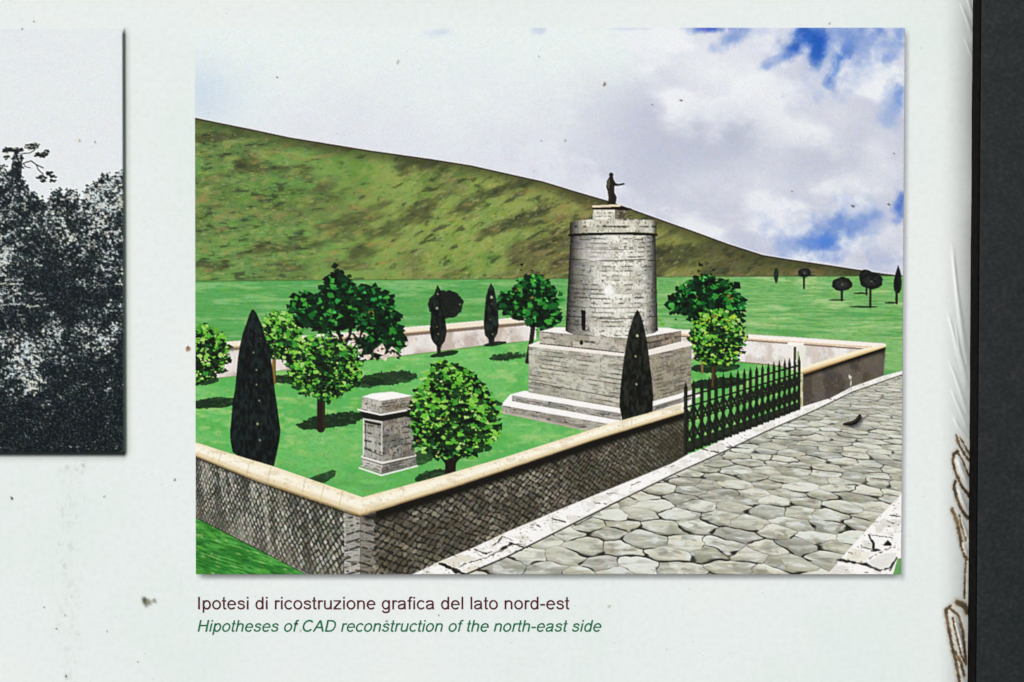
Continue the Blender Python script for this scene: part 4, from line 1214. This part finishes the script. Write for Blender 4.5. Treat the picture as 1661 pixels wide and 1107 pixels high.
# ------------------------------------------------------------------ the black-and-white photograph printed beside it
bw = Canvas(-190, 49, 202, 734, 1.25)
WH = (229, 236, 236)
bw.poly([(-191, 48), (203, 48), (203, 735), (-191, 735)], lambda X, Y: mix(WH, (228, 232, 235), fbm(X * .01, Y * .01, 3, 2)), 'sky')
def speckle(dens, grain_seed, dark=(13, 22, 27), lightc=(206, 212, 206)):
    def f(X, Y):
        n = fbm(X * .26, Y * .30, 3, grain_seed, .8)
        n2 = fbm(X * .05, Y * .055, 4, grain_seed + 9)
        d = dens(X, Y, n2)
        v = n + (d - .5) * .62
        t = sstep(.50, .70, v)
        tint = vnoise(X * .12, Y * .12, grain_seed + 20)[..., None]
        g3 = fbm(X * .55, Y * .55, 2, grain_seed + 31)
        c = mix(dark, (74, 84, 84), sstep(.34, .56, v) * .55 + sstep(.52, .78, g3) * .7)
        lc = np.asarray(lightc) + (tint - .5) * np.array((16, 4, -14))
        return mix(c, lc, t)
    return f
LINE = [(-191, 330), (-150, 300), (-110, 318), (-70, 280), (-40, 262), (-15, 275), (0, 268), (9, 268), (13, 280), (18, 276), (24, 262), (36, 262), (37, 290), (44, 300), (50, 310), (58, 312), (63, 320), (68, 326), (73, 331), (81, 326), (83, 314), (90, 309),
        (98, 308), (105, 316), (112, 309), (122, 309), (128, 316), (130, 330), (134, 326), (137, 311), (145, 302), (155, 296), (162, 292), (166, 283), (174, 282), (182, 288), (189, 286), (194, 278), (203, 274)]
def canopy(X, Y, n):
    top = np.interp(X, [p[0] for p in LINE], [p[1] for p in LINE])
    d = Y - top
    b = .50 - .18 * sstep(0, 150, d) + (n - .5) * .75
    b = b - .34 * np.exp(-((X - 95) / 50) ** 2 - ((Y - 470) / 40) ** 2)
    b = b + .12 * np.exp(-((X - 170) / 45) ** 2 - ((Y - 330) / 70) ** 2) - .20 * np.exp(-((X - 40) / 40) ** 2 - ((Y - 350) / 40) ** 2)
    b = b + .30 * np.exp(-((X - 5) / 22) ** 2 - ((Y - 400) / 60) ** 2)
    return b
bw.poly(LINE + [(203, 736), (-191, 736)], speckle(canopy, 101), 'tree_mass')
# ragged leafy outline
rdb = random.Random(3)
for k in range(len(LINE) - 1):
    (xa, ya), (xb, yb) = LINE[k], LINE[k + 1]
    n = max(2, int(math.hypot(xb - xa, yb - ya) / 2.2))
    for i in range(n):
        t = i / n
        x, y = xa + (xb - xa) * t + rdb.gauss(0, 1.6), ya + (yb - ya) * t + rdb.gauss(0, 2.2)
        bw.ell(x, y, rdb.uniform(.8, 2.6), rdb.uniform(.7, 1.9), (34, 40, 42) if rdb.random() < .6 else WH, 'tree_mass', .9)
# lower growth
def under(X, Y, n):
    b = .28 + (n - .5) * .95
    b = b + .42 * np.exp(-((X - 45) / 34) ** 2 - ((Y - 607) / 32) ** 2) + .22 * np.exp(-((X - 30) / 60) ** 2 - ((Y - 555) / 26) ** 2) + .22 * np.exp(-((X - 150) / 60) ** 2 - ((Y - 548) / 22) ** 2)
    b = b - .34 * sstep(628, 675, Y) - .28 * np.exp(-((X - 120) / 60) ** 2 - ((Y - 490) / 30) ** 2) - .2 * np.exp(-((X - 160) / 50) ** 2 - ((Y - 620) / 30) ** 2)
    return b
edgeU = [(-191, 505)] + [(x, 505 + 14 * math.sin(x * .05) + rdb.uniform(-5, 5)) for x in range(-180, 205, 8)] + [(203, 500)]
bw.poly(edgeU + [(203, 736), (-191, 736)], speckle(under, 131, (12, 21, 26)), 'undergrowth')
for (x0, x1, y) in [(14, 42, 454), (0, 40, 461), (22, 34, 469), (26, 36, 476), (48, 72, 476), (58, 76, 485), (5, 36, 494), (40, 66, 497), (0, 6, 488), (-60, -20, 470), (-120, -70, 482)]:
    for k in range(int((x1 - x0) / 3)):
        x = x0 + k * 3 + rdb.uniform(-1, 1)
        bw.ell(x, y + rdb.gauss(0, 1.0), rdb.uniform(1.2, 3.2), rdb.uniform(.6, 1.6), (196, 200, 190), None, rdb.uniform(.5, 1))
for k in range(170):
    x, y = rdb.uniform(-180, 200), rdb.uniform(640, 730)
    bw.ell(x, y, rdb.uniform(.5, 1.3), rdb.uniform(.4, 1.0), (150, 160, 152), None, rdb.uniform(.25, .95))
# umbrella pine rising over the trees
DK = (20, 26, 32)
bw.poly([(19, 300), (20, 270), (23, 250), (38, 250), (36.5, 275), (34, 300)], speckle(lambda X, Y, n: .34 + (n - .5), 141), 'pine_tree')
def pads(x, y, rx, ry, n):
    for k in range(n):
        a = rdb.random() * 6.3; q_ = math.sqrt(rdb.random())
        bw.ell(x + rx * q_ * math.cos(a), y + ry * q_ * math.sin(a), rdb.uniform(2.2, 4.2), rdb.uniform(1.1, 2.0), DK if rdb.random() < .86 else (150, 156, 140), 'pine_tree', .95, rdb.uniform(-.5, .5))
pads(14, 245, 7, 4, 16); pads(28, 246, 10, 5, 20); pads(52, 239, 10, 4, 20); pads(60, 236, 6, 3, 10); pads(66, 252, 8, 4, 16); pads(76, 250, 5, 5, 12); pads(12, 256, 4, 3, 6); pads(30, 257, 9, 3, 10)
bw.line([(37, 250), (50, 249), (58, 244)], 1.4, DK, 'pine_tree'); bw.line([(37, 267), (44, 264), (52, 262), (60, 268), (71, 273)], 1.8, DK, 'pine_tree'); bw.line([(60, 268), (63, 276), (71, 283)], 1.5, DK, 'pine_tree')
bw.line([(40, 267), (42, 271), (50, 273)], 1.2, DK, 'pine_tree')
pads(68, 288, 8, 3, 14); pads(82, 282, 5, 3, 9); pads(88, 287, 4, 3, 7); pads(72, 294, 4, 2, 5); pads(86, 294, 4, 2, 5)
PH = empty('monochrome_photograph')
tag(PH, 'black and white print of dense trees with a dark shadow edge, on the white panel', 'picture')
emit_print(bw, PH, 0.35, {'pine_tree': 'printed pine with a bare branch rising above the trees', 'tree_mass': 'printed mass of speckled tree crowns', 'undergrowth': 'printed dark undergrowth with bright leaf specks', 'sky': 'blank white printed sky'})
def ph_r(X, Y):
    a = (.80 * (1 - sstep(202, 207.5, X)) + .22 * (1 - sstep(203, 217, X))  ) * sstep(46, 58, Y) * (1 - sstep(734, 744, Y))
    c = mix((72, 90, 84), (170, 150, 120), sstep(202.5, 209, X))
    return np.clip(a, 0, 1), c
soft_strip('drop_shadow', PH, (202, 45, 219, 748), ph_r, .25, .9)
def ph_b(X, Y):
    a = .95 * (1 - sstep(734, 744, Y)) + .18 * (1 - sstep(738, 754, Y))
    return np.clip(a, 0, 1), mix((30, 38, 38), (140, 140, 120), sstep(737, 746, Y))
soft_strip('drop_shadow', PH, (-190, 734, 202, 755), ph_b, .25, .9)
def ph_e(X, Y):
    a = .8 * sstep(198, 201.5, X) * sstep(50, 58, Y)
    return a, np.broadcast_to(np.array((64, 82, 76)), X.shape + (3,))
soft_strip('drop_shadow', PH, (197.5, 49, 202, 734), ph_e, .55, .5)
# ------------------------------------------------------------------ caption lettering
def cr(pts, n=7):                # smooth curve through points
    P = [pts[0]] + list(pts) + [pts[-1]]
    out = []
    for k in range(1, len(P) - 2):
        for i in range(n):
            t = i / n
            out.append(tuple(.5 * (2 * P[k][d] + (P[k + 1][d] - P[k - 1][d]) * t + (2 * P[k - 1][d] - 5 * P[k][d] + 4 * P[k + 1][d] - P[k + 2][d]) * t * t
                                   + (3 * P[k][d] - P[k - 1][d] - 3 * P[k + 1][d] + P[k + 2][d]) * t ** 3) for d in (0, 1)))
    out.append(tuple(pts[-1]))
    return out
def arc(cx, cy, rx, ry, a0, a1, n=26):
    return [(cx + rx * math.cos(math.radians(a0 + (a1 - a0) * k / n)), cy + ry * math.sin(math.radians(a0 + (a1 - a0) * k / n))) for k in range(n + 1)]
W_ = 182
GLYPH = {
    'I': (569, [([(284, 0), (284, 1466)], 194)]),
    'p': (1139, [([(225, -407), (225, 1062)], W_), (arc(600, 531, 365, 475, 180, 540, 40), 172)]),
    'o': (1139, [(arc(569, 531, 412, 475, 0, 360, 40), 174)]),
    't': (569, [(cr([(258, 1430), (258, 700), (258, 260), (300, 110), (400, 75), (528, 88)]), 176), ([(30, 992), (520, 992)], 142)]),
    'e': (1139, [([(150, 560), (1062, 560)], 140), (arc(574, 531, 412, 475, 3, 322, 36), 172)]),
    's': (1024, [(cr([(850, 745), (760, 905), (520, 985), (275, 900), (215, 770), (300, 655), (520, 585), (770, 500), (850, 310), (755, 135), (510, 72), (255, 140), (150, 330)], 5), 172)]),
    'i': (455, [([(227, 0), (227, 1062)], W_), ([(227, 1262), (227, 1466)], W_)]),
    'd': (1139, [([(912, 0), (912, 1466)], W_), (arc(540, 531, 365, 475, 0, 360, 40), 172)]),
    'r': (682, [([(225, 0), (225, 1062)], W_), (cr([(225, 560), (265, 820), (380, 950), (520, 985), (690, 925)]), 170)]),
    'c': (1024, [(arc(560, 531, 405, 475, 38, 322, 32), 174)]),
    'u': (1139, [([(912, 0), (912, 1062)], W_), (cr([(222, 1062), (222, 500), (240, 250), (340, 110), (520, 76), (730, 130), (870, 300), (912, 520)]), 176)]),
    'z': (1024, [([(80, 990), (925, 990)], 144), ([(850, 945), (135, 118)], 182), ([(42, 72), (960, 72)], 144)]),
    'n': (1139, [([(225, 0), (225, 1062)], W_), (cr([(225, 540), (270, 810), (400, 940), (600, 985), (800, 930), (895, 790), (912, 560), (912, 0)]), 176)]),
    'h': (1139, [([(225, 0), (225, 1466)], W_), (cr([(225, 540), (270, 810), (400, 940), (600, 985), (800, 930), (895, 790), (912, 560), (912, 0)]), 176)]),
    'g': (1139, [(arc(540, 531, 365, 475, 0, 360, 40), 172), (cr([(912, 1062), (912, 300), (905, -60), (830, -280), (560, -358), (290, -310), (165, -130)]), 174)]),
    'a': (1139, [(cr([(150, 745), (250, 920), (540, 985), (790, 925), (872, 750), (872, 350), (890, 130), (945, 0)]), 176), (cr([(872, 620), (700, 575), (420, 535), (220, 430), (165, 280), (250, 120), (440, 70), (690, 140), (840, 320), (872, 500)]), 166)]),
    'f': (569, [(cr([(280, 0), (280, 900), (285, 1190), (340, 1360), (460, 1408), (600, 1392)]), 176), ([(18, 992), (530, 992)], 142)]),
    'l': (455, [([(227, 0), (227, 1466)], W_)]),
    '-': (682, [([(65, 530), (618, 530)], 182)]),
    'H': (1479, [([(262, 0), (262, 1466)], 194), ([(1218, 0), (1218, 1466)], 194), ([(262, 776), (1218, 776)], 174)]),
    'C': (1479, [(arc(775, 733, 590, 668, 40, 322, 36), 190)]),
    'A': (1366, [([(90, 0), (683, 1440)], 190), ([(683, 1440), (1276, 0)], 190), ([(330, 530), (1030, 530)], 168)]),
    'D': (1479, [([(262, 0), (262, 1466)], 194), (cr([(262, 1382), (640, 1382), (930, 1340), (1150, 1170), (1268, 900), (1285, 733), (1268, 560), (1150, 290), (930, 125), (640, 82), (262, 82)]), 176)]),
    ' ': (569, []),
}
def make_text_mat(name, c):
    m, t, b = new_mat(name)
    co = t.nodes.new('ShaderNodeTexCoord'); n = tex_noise(t, 1400, 3, 0.7, co.outputs['Object'])
    a = alb(c)
    r = ramp(t, n.outputs[0], [(0.3, np.clip(a * .8, 0, 1)), (0.75, np.clip(a * 1.5 + .012, 0, 1))])
    t.links.new(r.outputs[0], b.inputs['Base Color'])
    b.inputs['Roughness'].default_value = 0.5; b.inputs['Specular IOR Level'].default_value = 0.12
    return m
def caption(name, text, x0, x1, base, cap, shear, mat, label):
    tot = sum(GLYPH[c][0] for c in text)
    k = (x1 - x0) / (tot - 160)
    ky = cap / 1466
    V = []; Q = []
    pen = -80
    for c in text:
        adv, strokes = GLYPH[c]
        for si, (pts, w) in enumerate(strokes):
            P = np.array(pts, float)
            d = np.gradient(P, axis=0)
            closed = np.hypot(*(P[0] - P[-1])) < 1
            if closed:
                d[0] = d[-1] = P[1] - P[-2]
            nrm = np.stack([-d[:, 1], d[:, 0]], 1); nrm /= np.linalg.norm(nrm, axis=1)[:, None] + 1e-9
            o = len(V)
            for p, q_ in zip(P, nrm):
                for s_ in (-1, 1):
                    g = p + s_ * q_ * w * .54
                    V.append(wp(x0 + (pen + g[0] + shear * g[1]) * k, base - g[1] * ky, .30 + .06 * si))
            for i in range(len(P) - 1):
                a = o + 2 * i
                Q.append((a, a + 1, a + 3, a + 2))
        pen += adv
    o = mesh_np(name, V, Q, None, None, mat, PANEL)
    o['label'] = label
caption('caption_line', 'Ipotesi di ricostruzione grafica del lato nord-est', 319, 924, 990.3, 20.4, 0, make_text_mat('dark red lettering ink', (78, 24, 34)), 'dark red Italian caption line')
caption('caption_line', 'Hipotheses of CAD reconstruction of the north-east side', 318.5, 975, 1026.8, 19.0, .21, make_text_mat('green lettering ink', (16, 104, 66)), 'green italic English caption line')
# ------------------------------------------------------------------ marks and bits on the panel
def blot(name, x, y, rx, ry, col, a, h, seed, label=None, parent=PANEL, rough=.5, kind=None):
    n = 14; rings = 4
    rd = random.Random(seed)
    ph = [rd.uniform(0, 6.3) for _ in range(4)]
    V = [wp(x, y, h)]; C = [col]; A = [a]; Q = []
    for r_ in range(1, rings + 1):
        for k in range(n):
            t = k * 2 * math.pi / n
            f = 1 + rough * (.35 * math.sin(2 * t + ph[0]) + .28 * math.sin(3 * t + ph[1]) + .2 * math.sin(5 * t + ph[2]))
            q_ = r_ / rings
            V.append(wp(x + rx * f * q_ * math.cos(t), y + ry * f * q_ * math.sin(t), h))
            A.append(a * (1 - sstep(.35, 1.0, np.array(q_))) * rd.uniform(.8, 1)); C.append(col)
    T3 = []
    for k in range(n):
        T3.append((0, 1 + (k + 1) % n, 1 + k, 0))
    for r_ in range(rings - 1):
        for k in range(n):
            a0 = 1 + r_ * n + k; a1 = 1 + r_ * n + (k + 1) % n
            Q.append((a0, a1, a1 + n, a0 + n))
    return V, [t[:3] for t in T3], Q, C, A

def add_blots(name, items, label=None, kind=None):
    me = bpy.data.meshes.new(name)
    V = []; F = []; C = []; A = []
    for it in items:
        v, t, q_, c, a = blot(name, *it)
        o = len(V)
        V += v; F += [tuple(i + o for i in f) for f in t + q_]; C += c; A += a
    me.from_pydata(V, [], F); me.update()
    at = me.attributes.new('ink', 'FLOAT_COLOR', 'POINT')
    rgba = np.ones((len(V), 4), np.float32); rgba[:, :3] = alb(np.array(C)); at.data.foreach_set('color', rgba.ravel())
    at = me.attributes.new('cover', 'FLOAT', 'POINT'); at.data.foreach_set('value', np.array(A, np.float32))
    me.materials.append(SOFT)
    o = bpy.data.objects.new(name, me); COL.objects.link(o); o.parent = PANEL
    if label: o['label'] = label
    if kind: o['kind'] = kind
    return o
spots = [(450, 127, 2.4, 2.2, (110, 116, 118), .9), (979, 138, 3.6, 4.4, (120, 112, 84), .95), (1103, 164, 3.4, 2.6, (88, 88, 92), .9), (1382, 335, 4.2, 3, (90, 76, 92), .9), (1440, 332, 3.8, 2.4, (84, 72, 92), .9),
         (18, 809, 3.4, 3.2, (40, 36, 32), 1), (283, 779, 2.6, 2.6, (80, 80, 76), .9), (38, 49, 2.2, 2.4, (140, 142, 138), .9), (57, 37, 2, 2.4, (140, 144, 140), .8), (90, 1022, 2.4, 2.2, (110, 112, 106), .9),
         (130, 229, 3.2, 3.6, (214, 190, 150), .8), (155, 231, 2.6, 2.6, (150, 150, 150), .7), (1342, 40, 3, 3, (206, 180, 170), .8), (873, 93, 2, 2, (170, 172, 170), .6), (1056, 171, 2.6, 2.4, (176, 172, 168), .7),
         (480.5, 1013, 3.2, 4, (24, 34, 22), .7), (487, 1025, 4, 3, (150, 148, 130), .4), (627, 1009.5, 2.2, 2.2, (28, 60, 46), .95), (916, 229, 3, 2.6, (170, 168, 176), .8), (877, 229.5, 2.4, 2.2, (176, 172, 180), .7),
         (989, 985, 4, 4, (200, 186, 160), .6), (712, 1000, 2, 2, (130, 134, 124), .7), (645, 102, 4, 5, (200, 206, 200), .7), (1283, 311, 2.4, 2.2, (150, 120, 140), .6), (1448, 250, 2.2, 2.2, (120, 124, 130), .7),
         (104, 1000, 3, 3, (190, 178, 156), .5), (168, 806, 3, 3, (168, 176, 172), .6), (70, 987, 2.4, 2.4, (150, 150, 146), .7), (222, 1076, 2.4, 2.4, (160, 160, 156), .7), (172, 1026, 2, 3, (150, 154, 150), .6)]
for k, (x, y, rx, ry, c, a) in enumerate(spots):
    add_blots('dirt_or_highlight_spot', [(x, y, rx, ry, c, a * .8, .8, 100 + k)])
add_blots('stain', [(236, 978, 10, 11, (128, 124, 96), .7, .8, 201), (233, 975, 5, 6, (84, 80, 52), .6, .95, 202), (249, 976, 5, 6, (150, 146, 120), .6, .9, 203)], 'olive brown blot left of the caption')
add_blots('stain', [(305, 566, 4.6, 6, (176, 132, 88), .95, .8, 204), (304, 564, 2.4, 3, (140, 92, 56), .9, .95, 205)], 'small orange brown spot beside the illustration')
add_blots('stain', [(1379, 612, 3.4, 5, (236, 232, 214), 1, .9, 206), (1380.5, 622, 1.8, 7, (224, 220, 200), .95, .95, 207), (1381, 630, 1.4, 3, (196, 206, 180), .7, 1.0, 211)], 'small white drip mark on the illustrated wall')
# faint drip of grime under the photograph
rd = random.Random(9)
items = []
for k in range(150):
    y = rd.uniform(752, 1110); x = 118 - (y - 752) * .04 + rd.gauss(0, 12) + 6 * math.sin(y * .02)
    items.append((x, y, rd.uniform(1.5, 6), rd.uniform(2, 9), (176, 170, 152), rd.uniform(.02, .09), .8 + k * .004, 300 + k))
add_blots('grime_streak', items, 'faint grey grime streak under the photograph', 'stuff')
items = []
for k in range(380):
    x, y = rd.uniform(-150, 1540), rd.uniform(-60, 1150)
    g = rd.uniform(.6, 1.5)
    items.append((x, y, g, g * rd.uniform(.8, 1.6), rd.choice(((120, 118, 110), (150, 144, 130), (96, 98, 100), (170, 160, 150))), rd.uniform(.05, .28), .65 + (k % 20) * .005, 600 + k))
add_blots('grime_specks', items, 'scattered tiny grime specks on the film', 'stuff')

# curled dark bit stuck on the film over the printed road
def debris():
    path = [(1367.5, 688.6, 1.0, 1.4), (1371, 687.8, 1.8, 2.2), (1376, 687.2, 2.9, 3.0), (1382, 686.6, 3.5, 3.6), (1387.5, 684.2, 3.7, 4.0), (1391, 680.4, 3.5, 4.0), (1393.4, 676.6, 3.2, 3.8), (1395.2, 674.2, 2.4, 3.4), (1396.4, 673.0, 1.0, 3.0)]
    n = 10
    V = []; Q = []
    rd = random.Random(4)
    for i, (x, y, r, h) in enumerate(path):
        p0 = path[max(0, i - 1)]; p1 = path[min(len(path) - 1, i + 1)]
        dx, dy = p1[0] - p0[0], p1[1] - p0[1]; l = math.hypot(dx, dy); nx_, ny_ = -dy / l, dx / l
        for k in range(n):
            a = k * 2 * math.pi / n; rr = r * rd.uniform(.86, 1.14)
            V.append(wp(x + nx_ * rr * math.cos(a), y + ny_ * rr * math.cos(a), .5 + r * .9 + rr * math.sin(a)))
    for i in range(len(path) - 1):
        for k in range(n):
            a = i * n + k; b = i * n + (k + 1) % n
            Q.append((a, b, b + n, a + n))
    me = bpy.data.meshes.new('dried_husk')
    me.from_pydata(V, [], Q + [tuple(range(n))[::-1], tuple(range(len(V) - n, len(V)))]); me.update()
    me.polygons.foreach_set('use_smooth', np.ones(len(me.polygons), bool))
    m, t, b = new_mat('dark dried husk')
    co = t.nodes.new('ShaderNodeTexCoord'); nn = tex_noise(t, 900, 3, .6, co.outputs['Object'])
    r_ = ramp(t, nn.outputs[0], [(0.3, (.006, .004, .003)), (0.62, (.02, .013, .008)), (0.8, (.10, .07, .035))]); t.links.new(r_.outputs[0], b.inputs['Base Color'])
    b.inputs['Roughness'].default_value = .7; b.inputs['Specular IOR Level'].default_value = .15
    me.materials.append(m)
    o = bpy.data.objects.new('dried_husk', me); COL.objects.link(o)
    tag(o, 'small dark brown curled husk stuck on the printed cobbled road', 'debris')
debris()
add_blots('dirt_or_highlight_spot', [(1397, 683, 2.6, 4, (206, 176, 124), .6, .9, 210)])  # beige highlight to the right of the husk, painted as a soft blot
